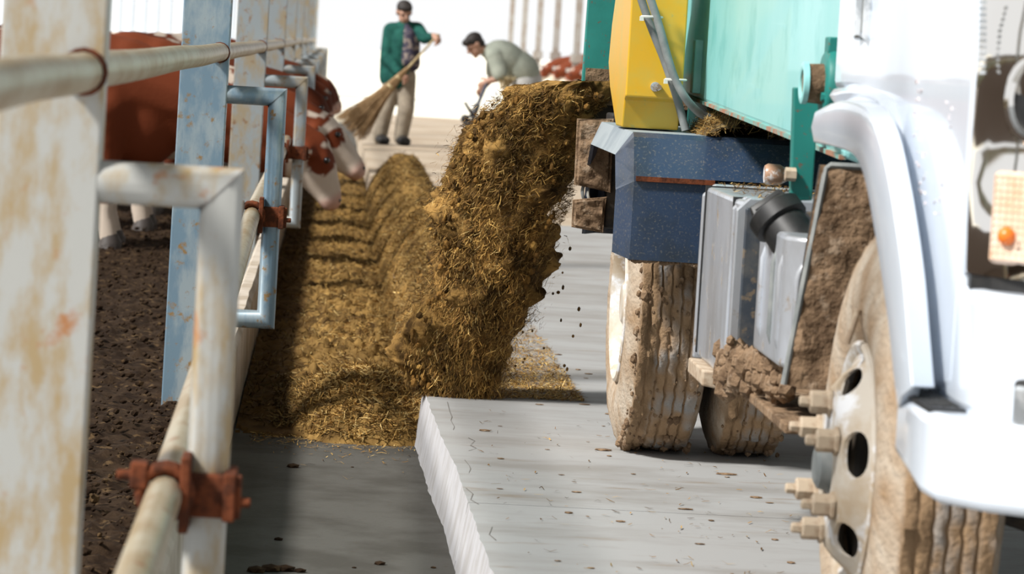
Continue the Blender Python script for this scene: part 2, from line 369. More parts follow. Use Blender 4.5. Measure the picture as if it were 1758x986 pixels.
# ------------------------------------------------------------------ feed mixer truck
truck = thing('feed_mixer_truck', (1.75, 7.0, PLAT), 'white feed truck with teal mixer tank, yellow guard and blue rear fender', 'truck')
def evald(o):
    dg = bpy.context.evaluated_depsgraph_get(); dg.update()
    return bpy.data.meshes.new_from_object(o.evaluated_get(dg))
def wheel_tyre(xo, w, cy, cz, seed, R=.405, lump=.004, left=True, n=120):
    side = [(.036,.205),(.014,.222),(.004,.255),(0,.295),(.006,.34),(.016,.372),(.026,.39)]
    tread = []; a, bb = .032, w-.032; ribs = 6; pitch = (bb-a)/ribs
    for i in range(ribs):
        x = a+i*pitch; g = pitch*.30
        tread += [(x+.0*pitch, R-.001), (x+.35*pitch, R+.001), (x+pitch-g, R)]
        if i < ribs-1: tread += [(x+pitch-g*.7, R-.0045), (x+pitch-.3*g, R-.0045)]
    tread.append((bb, R-.001))
    prof = side + tread + [(w-x, r) for x, r in side[::-1]]
    b = B(); b.lathex([(xo+x, r) for x, r in prof], cy, cz, n, closed=True)
    cols = []; V = []
    mudc, mudd, grey, pale = (.29,.19,.108), (.15,.095,.052), (.25,.25,.245), (.46,.39,.31)
    for (x, y, z) in b.v:
        dy, dz = y-cy, z-cz; r = math.hypot(dy, dz); t = x-xo
        k = fbm((x*14+seed, y*14, z*14), 4); k2 = fbm((x*45, y*45+seed, z*45), 3)
        isT = .03 < t < w-.03
        d = lump*(k*1.2+k2*.8) + (max(0, k-.25)*.03 if t < .06 and isT else 0)
        if r < .23: d = 0
        an = math.atan2(dz, dy); x += (.0016*math.asin(math.sin(an*46)) if isT else 0); r2 = r + d*(1 if isT else .1)
        xx = x - (0 if isT or r < .23 else .25*d*(1 if t < w/2 else -1))
        zz = cz+dz*r2/r
        fl_ = PLAT+.002
        V.append((xx, cy+dy*r2/r, max(zz, fl_)))
        if isT:
            if r < R-.003: c = lerp3(mudc, mudd, min(1, max(0, .35+k2)))
            else: c = lerp3(mudc, grey, min(1, max(0, .22+k*.9+k2*.5))) if t > .075 else lerp3(mudc, mudd, min(1, max(0, k+.3)))
        else: c = lerp3(pale, mudc, min(1, max(0, .42+k*.7+k2*.2)))
        cols.append(c)
    b.v = V
    o = b.out('wheel', 'tyre', truck, smooth=50); setcol(o.data, cols); return o
WZ = PLAT+.405
# --- front wheel with six studs
FY = 5.5; fx = .928
fw = wheel_tyre(fx, .215, FY, WZ, 3.1)
disc = [(fx+.02,.222),(fx+.008,.221),(fx+.004,.214),(fx+.008,.205),(fx+.014,.198),(fx+.014,.19),(fx+.004,.178),(fx-.016,.160),(fx-.030,.143),(fx-.036,.12),(fx-.036,.085),(fx-.036,.062),
        (fx-.028,.062),(fx-.028,.12),(fx-.022,.143),(fx-.008,.160),(fx+.012,.178),(fx+.022,.19),(fx+.022,.20),(fx+.03,.215)]
b = B(); b.lathex(disc, FY, WZ, 72, closed=True); rimo = b.out('rim', 'rim', fw, smooth=30)
cut = B()
HA = [math.radians(75-60*k) for k in range(6)]       # measured from +(-Y) (towards the front) upward
for a in HA:
    cy, cz = FY-.158*math.cos(a), WZ+.158*math.sin(a)
    tu = Vector((0, math.sin(a), math.cos(a))); ra = Vector((0, -math.cos(a), math.sin(a)))
    ring = [Vector((0, cy, cz)) + tu*(.040*math.cos(q)) + ra*(.022*math.sin(q)) for q in [2*math.pi*k/20 for k in range(20)]]
    cut.loft([(fx-.08, p.y, p.z) for p in ring], [(fx+.045, p.y, p.z) for p in ring])
cuto = cut.out('cutter', 'blackmetal', fw, smooth=0)
md = rimo.modifiers.new('bool', 'BOOLEAN'); md.object = cuto; md.solver = 'EXACT'
bpy.context.view_layer.update()
me = evald(rimo); rimo.modifiers.clear(); rimo.data = me
bpy.data.objects.remove(cuto)
B().lathex([(fx+.032,.001),(fx+.032,.204),(fx+.036,.204),(fx+.036,.001)], FY, WZ, 40).out('drum', 'blackmetal', fw, smooth=0)
B().lathex([(fx-.058,.001),(fx-.058,.030),(fx-.052,.040),(fx-.03,.046),(fx-.03,.058),(fx-.01,.058),(fx-.01,.001)], FY, WZ, 24).out('hub', 'hose', fw, smooth=30)
nutme = None
for k in range(6):
    a = math.radians(90-60*k)
    p = Vector((fx-.036, FY-.111*math.cos(a), WZ+.111*math.sin(a)))
    if nutme is None:
        b = B(); b.lathex([(0,.026),(-.006,.026),(-.008,.0205),(-.035,.0205),(-.038,.017),(-.038,.010),(-.054,.0095),(-.056,.006),(-.056,.0005),(0,.0005)], 0, 0, 6)
        nn = b.out('wheel_nut', 'nut', fw, smooth=0, bevel=.002, world=False); nutme = nn
    else: nn = link(nutme.copy(), fw)
    nn.location = p - root_loc(truck); nn.rotation_euler.x = random.random()
vp = at(1450, 560, 5.47)
B().tube([(fx-.004, vp.y, vp.z+.03), (fx-.012, vp.y, vp.z), (fx-.02, vp.y, vp.z-.03)], .006, 8).out('valve', 'nut', fw, smooth=40)
# --- rear dual wheels
def rear_rim(xo, par):
    pr = [(xo+.024,.224),(xo+.004,.222),(xo,.214),(xo+.012,.203),(xo+.04,.195),(xo+.09,.188),(xo+.125,.165),(xo+.135,.12),(xo+.135,.075),(xo+.06,.07),(xo+.02,.062),(xo+.012,.05),(xo+.012,.0005),(xo+.15,.0005),(xo+.15,.2)]
    B().lathex(pr, 8.9, WZ, 56, closed=True).out('rim', 'rim', par, smooth=30)
rw = wheel_tyre(.822, .232, 8.9, WZ, 9.7, lump=.007); rear_rim(.822, rw)
rw2 = wheel_tyre(1.082, .222, 8.9, WZ, 15.2, lump=.005); rear_rim(1.082, rw2)
for x, y, src in ((2.36, 5.5, fw), (2.2, 8.9, rw), (2.46, 8.9, rw2)):      # the other side
    o = link(bpy.data.objects.new('wheel', src.data), truck); x0 = {fw: fx, rw: .822, rw2: 1.082}[src]
    o.location = (x-x0, 0, 0)
    B().lathex([(x+.06,.20),(x+.08,.20),(x+.10,.0005),(x+.07,.0005)], y, WZ, 32, closed=True).out('rim', 'rim', o, world=False)
    o.children[0].location = -root_loc(truck)+Vector((-(x-x0),0,0)) if False else (0,0,0)
    o.children[0].data.transform(Matrix.Translation(-root_loc(truck)-Vector((x-x0,0,0))))
for wh, n_, sd_ in ((rw, 170, 1), (rw2, 60, 2)):
    rr_ = random.Random(sd_); x0 = .822 if wh is rw else 1.082; b = B()
    for i in range(n_):
        a = math.radians(rr_.uniform(150, 262)); t = .02+.2*rr_.random()**(2.2 if wh is rw else 1); R_ = .405 if .03 < t else .395
        b.ball((x0+t, 8.9+R_*math.cos(a), max(PLAT+.006, WZ+R_*math.sin(a))), .003+(.011 if t < .05 or a > 3.9 else .005)*rr_.random()**2, 1, (1,.8,1.3))
    b.out('mud_lumps', 'mud', wh, smooth=0)['kind'] = 'stuff'
# --- chassis
b = B(); b.box(1.34, 1.42, 4.8, 9.9, .78, .98); b.box(2.10, 2.18, 4.8, 9.9, .78, .98); b.box(1.42, 2.10, 6.9, 7.0, .80, .94); b.box(1.42, 2.1, 8.2, 8.3, .8, .94)
b.out('chassis_rail', 'blackmetal', truck, smooth=0, bevel=.006)
B().tube([(1.1, 5.5, WZ), (1.35, 5.5, WZ-.07), (2.2, 5.5, WZ-.07), (2.4, 5.5, WZ)], .055, 10).out('front_axle', 'blackmetal', truck)
b = B().tube([(1.1, 8.9, WZ), (2.4, 8.9, WZ)], .07, 12); b.ball((1.76, 8.9, WZ), .2, 2); b.out('rear_axle', 'blackmetal', truck)
b = B().box(1.22, 2.3, 4.95, 6.0, .84, 1.12); b.out('dark_well_box', 'blackmetal', truck, smooth=0, bevel=.03)  # dark box added inside to blacken the wheel well
b = B(); b.box(1.15, 1.3, 4.62, 4.9, .60, .74); b.box(1.28, 1.9, 4.7, 4.85, .58, .70); b.out('bumper_bracket', 'mud', truck, smooth=0, bevel=.02)
# --- cab
XF, XS = .885, .95
op = [(1397,245),(1440,255),(1468,270),(1485,312),(1500,390),(1514,480),(1525,560),(1533,640),(1541,702)]
ou = [(1399,192),(1440,174),(1483,186),(1507,232),(1524,300),(1539,390),(1551,480),(1559,580),(1566,665)]
o2 = [(1428,152),(1460,150),(1503,163),(1524,203),(1540,290),(1555,380),(1566,480),(1574,580),(1580,665)]
def smoothp(L, k=3):
    out = []
    for i in range(len(L)-1):
        p0 = Vector(L[max(i-1,0)]); p1 = Vector(L[i]); p2 = Vector(L[i+1]); p3 = Vector(L[min(i+2,len(L)-1)])
        for j in range(k):
            t = j/k; out.append(.5*((2*p1)+(p2-p0)*t+(2*p0-5*p1+4*p2-p3)*t*t+(3*p1-p0-3*p2+p3)*t**3))
    out.append(Vector(L[-1])); return out
op, ou, o2 = [smoothp([Vector((p[0],p[1],0)) for p in L]) for L in (op, ou, o2)]
rs = []
for a, c, d in zip(op, ou, o2):
    A = onx(a.x, a.y, XF+.004); C = onx(c.x, c.y, XF); D = onx(d.x, d.y, XS-.02)
    m = A.lerp(C, .5); m.x -= .006
    e = Vector((XS-.022, C.y*.75+D.y*.25, C.z*.75+D.z*.25)); e2 = Vector((XS-.016, D.y, D.z)); e2b = D.lerp(e, .4); e2b.x = XS-.03
    e3 = Vector((XS+.03, D.y-.005, D.z+.005)); e4 = Vector((XS+.03, A.y+.02, A.z-.002)); in1 = Vector((XF+.05, A.y+.012, A.z-.004))
    rs.append([A, m, C, e, e2b, e2, e3, e4, in1])
B().rings(rs).out('wheel_arch_flare', 'white', truck, smooth=32, bevel=.006)
edge = [onx(p.x, p.y, XS) for p in o2]
poly = [(6.09, 2.6), (6.09, 1.215)] + [(p.y+.015, p.z-.012) for p in edge[1:]] + [(4.74, .78), (4.74, 2.6)]
pt = [(x, y) for x, y in poly]
b = B().px(pt, XS, 2.55); b.out('cab_body', 'white', truck, smooth=25, bevel=.022, seg=3)
hc = at(1468, 20, 5.75); hx = XS
b = B(); b.tube([(hx-.004, hc.y-.045, hc.z+.09), (hx-.004, hc.y-.045, hc.z-.045), (hx-.004, hc.y+.045, hc.z-.045), (hx-.004, hc.y+.045, hc.z+.09)], .010, 8, closed=True)
dh = b.out('door_handle', 'lampglass', truck)
B().box(hx-.003, hx+.01, hc.y-.04, hc.y+.04, hc.z-.035, hc.z+.09).out('handle_recess', 'hose', dh, smooth=0)
# faded print on the cab side
b = B()
for cx, y0, y1, n in ((1577,140,235,7), (1580,262,350,8), (1625,180,260,5), (1612,300,365,4)):
    for k in range(n):
        y = y0+(y1-y0)*k/(n-1)
        for s in range(2):
            p = onx(cx+random.uniform(-9,9), y+random.uniform(-4,4), XS-.0012); q = p+Vector((0, random.uniform(-.012,.012), random.uniform(-.008,.008)))
            b.tube([p, q+Vector((0,.001,0))], .0011, 4)
b.out('faded_lettering', 'redmark', truck, smooth=0)['kind'] = 'stuff'
# headlamp wrapped round the corner
hp = [(XS+.004,4.745),(XS+.001,4.715),(XS+.012,4.68),(XS+.03,4.645),(XS+.06,4.605),(XS+.11,4.57),(XS+.2,4.55),(XS+.42,4.54),(XS+.42,4.745)]
b = B(); zs = np.linspace(.965, 1.55, 14); rs = []
for z in zs:
    k = .006*math.sin(z*23)
    rs.append([(x+(k if 1 < i < 7 else 0), y+(k if 1 < i < 7 else 0), z) for i, (x, y) in enumerate(hp)])
hl = B().rings(rs).out('headlamp', 'chrome', truck, smooth=50)
n_ = Vector((-.66, -.75, 0)).normalized(); o_ = Vector((XS+.03, 4.64, 1.1))
u_ = Vector((.75, -.66, 0)).normalized()
def diag(px, py, d): return onplane(px, py, o_, n_)+n_*d
def diagbox(px0, py0, px1, py1, d0, d1):
    A = diag(px0, py0, 0); C = diag(px1, py1, 0); b = B()
    ua, uc = (A-o_).dot(u_), (C-o_).dot(u_)
    P = lambda u, z, d: o_*1 + u_*u + n_*d + Vector((0,0,z-o_.z))
    z0, z1 = min(A.z, C.z), max(A.z, C.z)
    q = [(ua, z0), (uc, z0), (uc, z1), (ua, z1)]
    return b.loft([P(u, z, d0) for u, z in q], [P(u, z, d1) for u, z in q]), (ua, uc, z0, z1, P)
bx_, (ua, uc, z0, z1, P_) = diagbox(1712, 292, 1800, 462, -.02, .014)
il = bx_.out('indicator_lens', 'lens', hl, smooth=0, bevel=.010, seg=3)
b = B()
for k in range(13): z = z0+.008+(z1-z0-.016)*k/12; b.tube([P_(ua+.006, z, .0145), P_(uc-.006, z, .0145)], .0012, 4)
for k in range(9): u = ua+.006+(uc-ua-.012)*k/8; b.tube([P_(u, z0+.006, .0145), P_(u, z1-.006, .0145)], .0010, 4)
b.out('lens_grid', 'lens', hl, smooth=0)
c = diag(1738, 405, .017); B().ball(c, .014, 2).out('bulb', 'amber', hl)
c = diag(1778, 172, .004); b = B(); ring = []
for k in range(24):
    a = 2*math.pi*k/24; ring.append(c+u_*(.040*math.cos(a))+Vector((0,0,.058*math.sin(a))))
b.tube(ring, .010, 8, closed=True); b.out('reflection_ring', 'chrome', hl)  # ring outlines the dark reflection shape in the chrome
b = B(); b.rings([[p-n_*.004 for p in ring], [c+(p-c)*.5-n_*.0 for p in ring]], caps=True); b.out('dark_reflection', 'black', hl)  # black bowl stands for a dark reflection in the chrome
b = B()
for k in range(12):
    A = diag(1684, 4+k*11, .003); C = diag(1694, 4+k*11, .003); b.tube([A, C], .003, 5)
b.out('housing_slats', 'lampglass', hl, smooth=0)
B().pz([(XS+.012,4.74),(XS+.008,4.70),(XS+.03,4.645),(XS+.1,4.585),(XS+.4,4.56),(XS+.4,4.74)], .93, .965).out('headlamp_gap', 'black', truck, smooth=0)
# bumper
up = [(1.02,4.97),(.957,4.95),(.950,4.72),(.952,4.65),(.968,4.57),(1.02,4.50),(1.12,4.45),(1.4,4.42),(2.1,4.42),(2.38,4.47),(2.52,4.6),(2.56,4.95)]
bl = [(1.02,4.945),(.915,4.925),(.892,4.86),(.888,4.62),(.90,4.555),(.955,4.49),(1.05,4.435),(1.2,4.40),(1.5,4.385),(2.0,4.385),(2.4,4.45),(2.6,4.6),(2.61,4.92)]
bp = B().loft([(x, y, .672 if y > 4.9 else .672-.036*min(1, (4.9-y)/.3)) for x, y in bl], [(x, y, .765) for x, y in bl]).out('bumper', 'white', truck, smooth=40, bevel=.016, seg=3)
B().pz(up, .755, .945).out('bumper_upper', 'white', bp, smooth=40, bevel=.02, seg=3)
b = B().box(.894, .95, 4.62, 4.87, .763, .769)
for i in range(5):
    for j in range(13): b.ball((.901+i*.010, 4.65+j*.018+(i%2)*.009, .769), .005, 1, (1,1,.7))
b.out('step_pad', 'black', bp, smooth=0)
fo = Vector((1.0, 4.505, 0)); fn = Vector((-.74, -.67, 0)).normalized()
c = onplane(1764, 712, (.985, 4.52, .8), fn); fu = Vector((.67, -.74, 0))
q = [(-.026,-.048),(.03,-.048),(.03,.048),(-.026,.048)]
b = B().loft([c+fu*u+Vector((0,0,z))-fn*.02 for u, z in q], [c+fu*u+Vector((0,0,z))+fn*.006 for u, z in q]); b.out('fog_lamp', 'black', bp, smooth=0, bevel=.008, seg=3)
b = B().loft([c+fu*u*.82+Vector((0,0,z*.86))-fn*.0 for u, z in q], [c+fu*u*.78+Vector((0,0,z*.82))+fn*.011 for u, z in q]); b.out('fog_lens', 'lampglass', bp, smooth=0, bevel=.006, seg=3)
# --- mud flap behind the front wheel
A = [at(1408,283,6.1), at(1500,288,6.1), at(1500,700,6.1), at(1345,660,6.1)]
b = B(); nx, nz = 16, 30; g = []
for j in range(nz+1):
    l = A[0].lerp(A[3], j/nz); r = A[1].lerp(A[2], j/nz); r.x += .12
    for i in range(nx+1):
        p = l.lerp(r, i/nx); k = .02*max(0, fbm((p.x*16, 2, p.z*16), 5)+.15) if 0 < i < nx and 0 < j else 0
        g.append((p.x, 6.1-.004-k, p.z))
fs = [(j*(nx+1)+i, j*(nx+1)+i+1, (j+1)*(nx+1)+i+1, (j+1)*(nx+1)+i) for j in range(nz) for i in range(nx)]
bb_ = B().add(g, fs); fo_ = bb_.out('mud_flap', 'mud', truck, smooth=60)
b = B().loft([A[0]+Vector((0,.0,0)), A[1]+Vector((.12,0,0)), A[2]+Vector((.12,0,0)), A[3]], [A[0]+Vector((0,.012,0)), A[1]+Vector((.12,.012,0)), A[2]+Vector((.12,.012,0)), A[3]+Vector((0,.012,0))])
b.out('flap_sheet', 'blackmetal', fo_, smooth=0)
b = B().tube([A[3]+Vector((0,-.004,0)), A[0]+Vector((.012,-.004,-.006)), A[0]+Vector((.02,-.004,0)), A[1]+Vector((.12,-.004,0))], .0065, 8); b.out('flap_rim', 'hose', fo_)
# --- battery box and fuel tank
def shelled(x0, x1, y0, y1, z0, z1, r):     # rounded section (front and rear corners of the left side rounded)
    pts = []
    for cx, cy, a0 in ((x0+r, y0+r, 180), (x1-.01, y0+.01, 270), (x1-.01, y1-.01, 0), (x0+r, y1-r, 90)):
        rr = r if cx < (x0+x1)/2 else .01
        for k in range(5):
            a = math.radians(a0+90*k/4); pts.append((cx+rr*math.cos(a), cy+rr*math.sin(a)))
    return pts
La, Lb = at(1214, 330, 7.6), at(1188, 612, 7.6)
xa = at(1262, 480, 6.95).x
bxb = B().pz(shelled(xa, 1.33, 6.95, 7.62, .555, .965, .02), .55, .955).out('battery_box', 'alu', truck, smooth=40, bevel=.014)
for y in (7.60, 7.02, 6.955):
    q = [(xa-.007, .545), (1.32, .545), (1.32, .962), (xa+.02, .962), (xa-.007, .935)]
    B().py(q, y-.010, y+.010).out('rim_band', 'alu', bxb, smooth=0, bevel=.004)
for y in (7.575, 7.045):
    B().py([(xa-.003, .56), (xa+.3, .56), (xa+.3, .958), (xa-.003, .958)], y-.006, y+.006).out('rubber_seal', 'black', bxb, smooth=0)
B().box(xa+.012, 1.30, 6.938, 6.95, .57, .94).out('front_panel', 'darkalu', bxb, smooth=0, bevel=.004)
xb = at(1296, 480, 6.62).x
ft = B().pz(shelled(xb, 1.34, 6.16, 6.64, .56, .93, .06), .665, .925).out('fuel_tank', 'alu', truck, smooth=50, bevel=.035, seg=4)
for y in (6.50, 6.34, 6.24):
    B().tube([(xb+.06, y, .925), (xb+.012, y, .905), (xb-.001, y, .86), (xb-.001, y, .72), (xb+.012, y, .68), (xb+.06, y, .667)], .007, 8).out('rib', 'alu' if y != 6.34 else 'hose', ft, smooth=60)
for k in range(3):
    dx = .022+.042*k; zt_, zb2 = .885-.012*k, .695+.014*k; r_ = .045
    P = [(xb+dx+.2, 6.158, zt_)]+[(xb+dx+r_-r_*math.sin(a), 6.158, zt_-r_+r_*math.cos(a)) for a in [math.pi/2*q/5 for q in range(6)]]+[(xb+dx+r_-r_*math.cos(a), 6.158, zb2+r_-r_*math.sin(a)) for a in [math.pi/2*q/5 for q in range(6)]]+[(xb+dx+.2, 6.158, zb2)]
    B().tube(P, .008 if k != 1 else .005, 8).out('embossed_bead', 'alu' if k != 1 else 'darkalu', ft, smooth=60)
# filler neck and cap
n0, n1 = at(1388, 446, 6.34), at(1334, 372, 6.40)
dr = (n1-n0).normalized()
B().tube([n0-dr*.02, n0+dr*.06, n1-dr*.012], [.050, .050, .047], 20).out('filler_neck', 'black', ft, smooth=40)
cp = B(); cp.tube([n1-dr*.022, n1-dr*.018, n1+dr*.012, n1+dr*.018], [.050,.058,.058,.050], 20)
sidev = dr.cross(Vector((0,1,0))).normalized()
cp.tube([n1+dr*.012-sidev*.034, n1+dr*.036-sidev*.03, n1+dr*.036+sidev*.03, n1+dr*.012+sidev*.034], .014, 8)
cp.out('filler_cap', 'black', ft, smooth=40)
# brackets and mud under the tanks
A = at(1182, 614, 7.5); b = B().py([(A.x, A.z), (A.x+.12, A.z-.005), (A.x+.11, A.z-.05), (A.x+.0, A.z-.035)], 7.2, 7.5); b.out('tank_bracket', 'nut', truck, smooth=0, bevel=.004)
b = B()
for i in range(300):
    px = random.uniform(1236, 1356); py = 648+ (px-1240)*.10 + random.uniform(-62, 34)*(.5+.5*random.random()) - abs(random.gauss(0,6))
    Y = 7.0-(px-1240)/120*.7
    b.ball(at(px, py, Y+random.uniform(-.05,.15)), random.uniform(.008,.024), 1, (1,1,random.uniform(.8,1.6)))
b.out('mud_clumps', 'mud', truck, smooth=0)['kind'] = 'stuff'
b = B().box(xa+.02, 1.33, 6.2, 7.5, .535, .556); b.out('tank_tray', 'mud', truck, smooth=0, bevel=.004)
# --- blue rear fender
ea = at(1090, 229, 8.36); eb = at(1087, 440, 8.30); xl = ea.x
zt = 1.055
prof = [(8.30,.725),(8.30,.930),(8.315,.945),(8.38,zt-.012),(8.41,zt),(9.42,zt),(9.52,.97),(9.56,.72)]
inn = [(8.325,.735),(8.325,.925),(8.34,.935),(8.40,zt-.03),(8.42,zt-.02),(9.40,zt-.02),(9.49,.955),(9.53,.72)]
chm = [(8.42,.735),(8.42,.90),(8.43,.905),(8.49,zt-.075),(8.50,zt-.065),(9.32,zt-.065),(9.41,.925),(9.45,.72)]
b = B(); n = len(prof)
vs = [(1.62,)+p for p in prof]+[(xl,)+p for p in prof]+[(xl-.036,)+p for p in chm]+[(xl-.026,)+p for p in chm]+[(xl+.01,)+p for p in inn]+[(1.62,)+p for p in inn]
fs = []; mi = []
for k in range(5):
    for i in range(n-1):
        fs.append((k*n+i, k*n+i+1, (k+1)*n+i+1, (k+1)*n+i)); mi.append(1 if (i == 4 and k < 2) else 0)
for k in range(5): fs += [(k*n, (k+1)*n, (k+1)*n, k*n)][:0]
b.add(vs, fs); b.mi = mi
fd = b.out('rear_fender', ['blue', 'fendertop'], truck, smooth=0)
# make it a closed shell edge
B().px([(8.288,.931),(8.300,.931),(8.300,.944),(8.288,.944)], xl+.004, xl+.21).out('fender_strip', 'rust', fd, smooth=0)
B().px([(8.294,.944),(8.312,.944),(8.332,.975),(8.322,.978)], xl+.004, 1.5).out('fender_lip', 'blue', fd, smooth=0)
b = B()
for i in range(60):
    x = xl+random.random()**1*.36; b.ball((x, 8.31+random.random()*.012, .727-random.random()*.008), random.uniform(.004,.010), 1, (1.4,1,1))
b.out('mud_fringe', 'mud', fd, smooth=0)['kind'] = 'stuff'
# --- teal mixer tank
XT = 1.0
ta, tb = onx(1182, 168, XT), onx(1362, 236, XT)
zb_ = 1.115
tz = lambda y: 1.082+.066*(y-6.22)/2.78
b = B().loft(*[[(XT,y,2.8),(XT,y,tz(y)),(XT+.10,y,tz(y)-.03),(2.35,y,tz(y)-.03),(2.5,y,tz(y)),(2.5,y,2.8)] for y in (6.22, 9.4)])
tk = b.out('mixer_tank', 'green', truck, smooth=0, bevel=.012)
B().loft(*[[(XT-.004,y,tz(y)-.005),(XT+.01,y,tz(y)-.005),(XT+.01,y,tz(y)+.004),(XT-.004,y,tz(y)+.004)] for y in (6.24, 9.38)]).out('rusty_edge', 'rustedge', tk, smooth=0)
s0 = onx(1196, 68, XT-.012); s1 = onx(1192, 160, XT-.012)
B().box(XT-.022, XT+.002, 8.74, 8.80, s1.z, s0.z).out('stiffener', 'green', tk, smooth=0, bevel=.003)
B().box(XT+.03, XT+.2, 8.80, 9.3, .98, tz(9)).out('tank_leg', 'darkgreen', tk, smooth=0, bevel=.004)
# bracket plate with bolt
pa, pb = at(1362, 150, 6.45), at(1356, 345, 6.45)
bk = B().py([(pb.x, pb.z), (pb.x+.044, pb.z+.004), (pb.x+.044, 1.12), (XT+.01, 1.16), (XT+.01, pa.z), (pa.x, pa.z)], 6.44, 6.47).out('tank_mount', 'darkgreen', truck, smooth=0, bevel=.003)
B().tube([at(1348, 299, 6.43), at(1366, 300, 6.43)], .014, 6).out('bolt', 'nut', bk, smooth=0)
# bearing
c = at(1412, 140, 6.26); fxx = XT-.045
b = B().lathex([(fxx,.001),(fxx,.058),(fxx+.004,.066),(fxx+.016,.070),(fxx+.030,.070),(fxx+.046,.06),(fxx+.046,.001)], c.y, c.z-.005, 32)
b.box(fxx+.004, fxx+.03, c.y-.025, c.y+.025, c.z+.055, c.z+.088); b.box(fxx+.004, fxx+.03, c.y-.025, c.y+.025, c.z-.10, c.z-.055)
br = b.out('bearing_housing', 'darkgreen', truck, smooth=35, bevel=.003)
B().lathex([(fxx-.036,.001),(fxx-.036,.034),(fxx-.032,.038),(fxx+.002,.040),(fxx+.002,.001)], c.y, c.z-.005, 28).out('bearing_hub', 'mud', br, smooth=35)
B().lathex([(fxx-.040,.026),(fxx-.042,.034),(fxx-.040,.041),(fxx-.030,.042),(fxx-.03,.026)], c.y, c.z-.005, 28, closed=True).out('bearing_ring', 'green', br, smooth=35)
for a in (-1, 1): B().tube([(fxx-.006, c.y+a*.04, c.z-.03), (fxx+.01, c.y+a*.04, c.z-.03)], .009, 6).out('bolt', 'darkgreen', br, smooth=0)
# --- yellow chain guard
g0 = at(1077, 110, 8.6); g1 = at(1175, 110, 8.6)
pf = [(8.6,2.4),(8.6,1.145),(8.625,1.135),(8.655,1.06),(8.84,1.06),(9.10,1.16),(9.20,1.23),(9.16,1.34),(8.98,1.55),(8.95,2.4)]
yg = B().px(pf, g0.x, g1.x).out('chain_guard', 'yellow', truck, smooth=0, bevel=.004)
c = at(1130, 150, 8.595); b = B(); b.tube([c+Vector((0,.006,0)), c+Vector((0,-.010,0))], .009, 6); b.tube([c+Vector((-.008,.005,.001)), c+Vector((-.008,-.003,.001))], .013, 12); b.out('bolt', 'alu', yg, smooth=0)
# --- hydraulic hoses
for L, Y in (([(1092,-30),(1108,20),(1124,62),(1140,102),(1155,146),(1166,182),(1177,224)], 8.56), ([(1108,-30),(1124,20),(1136,60),(1148,104),(1160,138),(1178,170),(1204,196),(1236,208),(1264,222)], 8.53)):
    P = smoothp([at(x, y, Y+(.06 if y > 175 else 0)) for x, y in L], 4)
    hs = B().tube(P, .0112, 10).out('hydraulic_hose', 'hose', truck, smooth=60)
    if Y == 8.56:
        for q in ((1113,29),(1154,137)):
            c = at(q[0]+6, q[1], 8.545); b = B(); d = Vector((.45,0,-.9)).normalized(); s = Vector((.9,0,.45))
            b.tube([c+s*(.025*math.cos(t))+Vector((0,.020*math.sin(t),0))+d*(.012*math.cos(t)) for t in [2*math.pi*k/16 for k in range(16)]], .0032, 5, closed=True)
            b.box(c.x-.032, c.x-.022, c.y-.012, c.y+.002, c.z-.012, c.z+.0); b.out('cable_tie', 'tie', hs)
# --- discharge end: teal chute plate and mud caked box
p0, p1 = at(1004, 0, 9.75), at(998, 150, 9.75)
b = B().loft([(p1.x, 9.75, p1.z-.05), (1.3, 9.75, p1.z-.05), (1.3, 9.75, 2.3), (p0.x+.02, 9.75, 2.3)], [(p1.x, 9.78, p1.z-.05), (1.3, 9.78, p1.z-.05), (1.3, 9.78, 2.3), (p0.x+.02, 9.78, 2.3)])
b.out('chute_plate', 'darkgreen', truck, smooth=0, bevel=.004)
B().box(p1.x+.01, 1.2, 9.735, 9.75, p1.z-.05, p1.z+.06).out('mud_crust', 'mud', truck, smooth=0)
B().box(.785, 1.1, 9.80, 9.92, .93, 1.2).out('gap_filler', 'blackmetal', truck, smooth=0)  # black box added to block the bright background behind the chute
def mudplate(pl, Y, d, name):
    q = [at(x, y, Y) for x, y in pl]; b = B(); nx, nz = 12, 22; g = []
    for j in range(nz+1):
        l = q[0].lerp(q[3], j/nz); r = q[1].lerp(q[2], j/nz)
        for i in range(nx+1):
            p = l.lerp(r, i/nx); e = min(i, nx-i, j, nz-j)
            g.append((p.x, Y-(.0 if e == 0 else .006+.012*max(0, .4+fbm((p.x*30, 5, p.z*30), 4))), p.z))
    fs = [(j*(nx+1)+i, j*(nx+1)+i+1, (j+1)*(nx+1)+i+1, (j+1)*(nx+1)+i) for j in range(nz) for i in range(nx)]
    o = B().add(g, fs).out(name, 'mud', truck, smooth=60)
    B().loft([v for v in q], [v+Vector((0,d,0)) for v in q]).out('plate_back', 'mud', o, smooth=0, bevel=.004)
    B().tube([q[0], q[1], q[2], q[3]], .005, 6, closed=True).out('plate_rim', 'mud', o, smooth=0)
    return o
mudplate([(993,205),(1052,205),(1046,330),(988,316)], 9.42, .05, 'lamp_plate')
mudplate([(985,345),(1040,340),(1034,398),(983,388)], 9.42, .05, 'lamp_plate')
B().box(at(1046,250,9.45).x, at(1046,250,9.45).x+.08, 9.44, 9.62, .74, 1.08).out('lamp_bracket', 'blackmetal', truck, smooth=0, bevel=.006)
for dx in (0, 9):
    B().tube(smoothp([at(1004+dx, 312, 9.44), at(1000+dx, 326, 9.43), at(1001+dx, 338, 9.43), at(1006+dx, 350, 9.44)], 4), .005, 6).out('lamp_cable', 'tie' if dx else 'hose', truck)
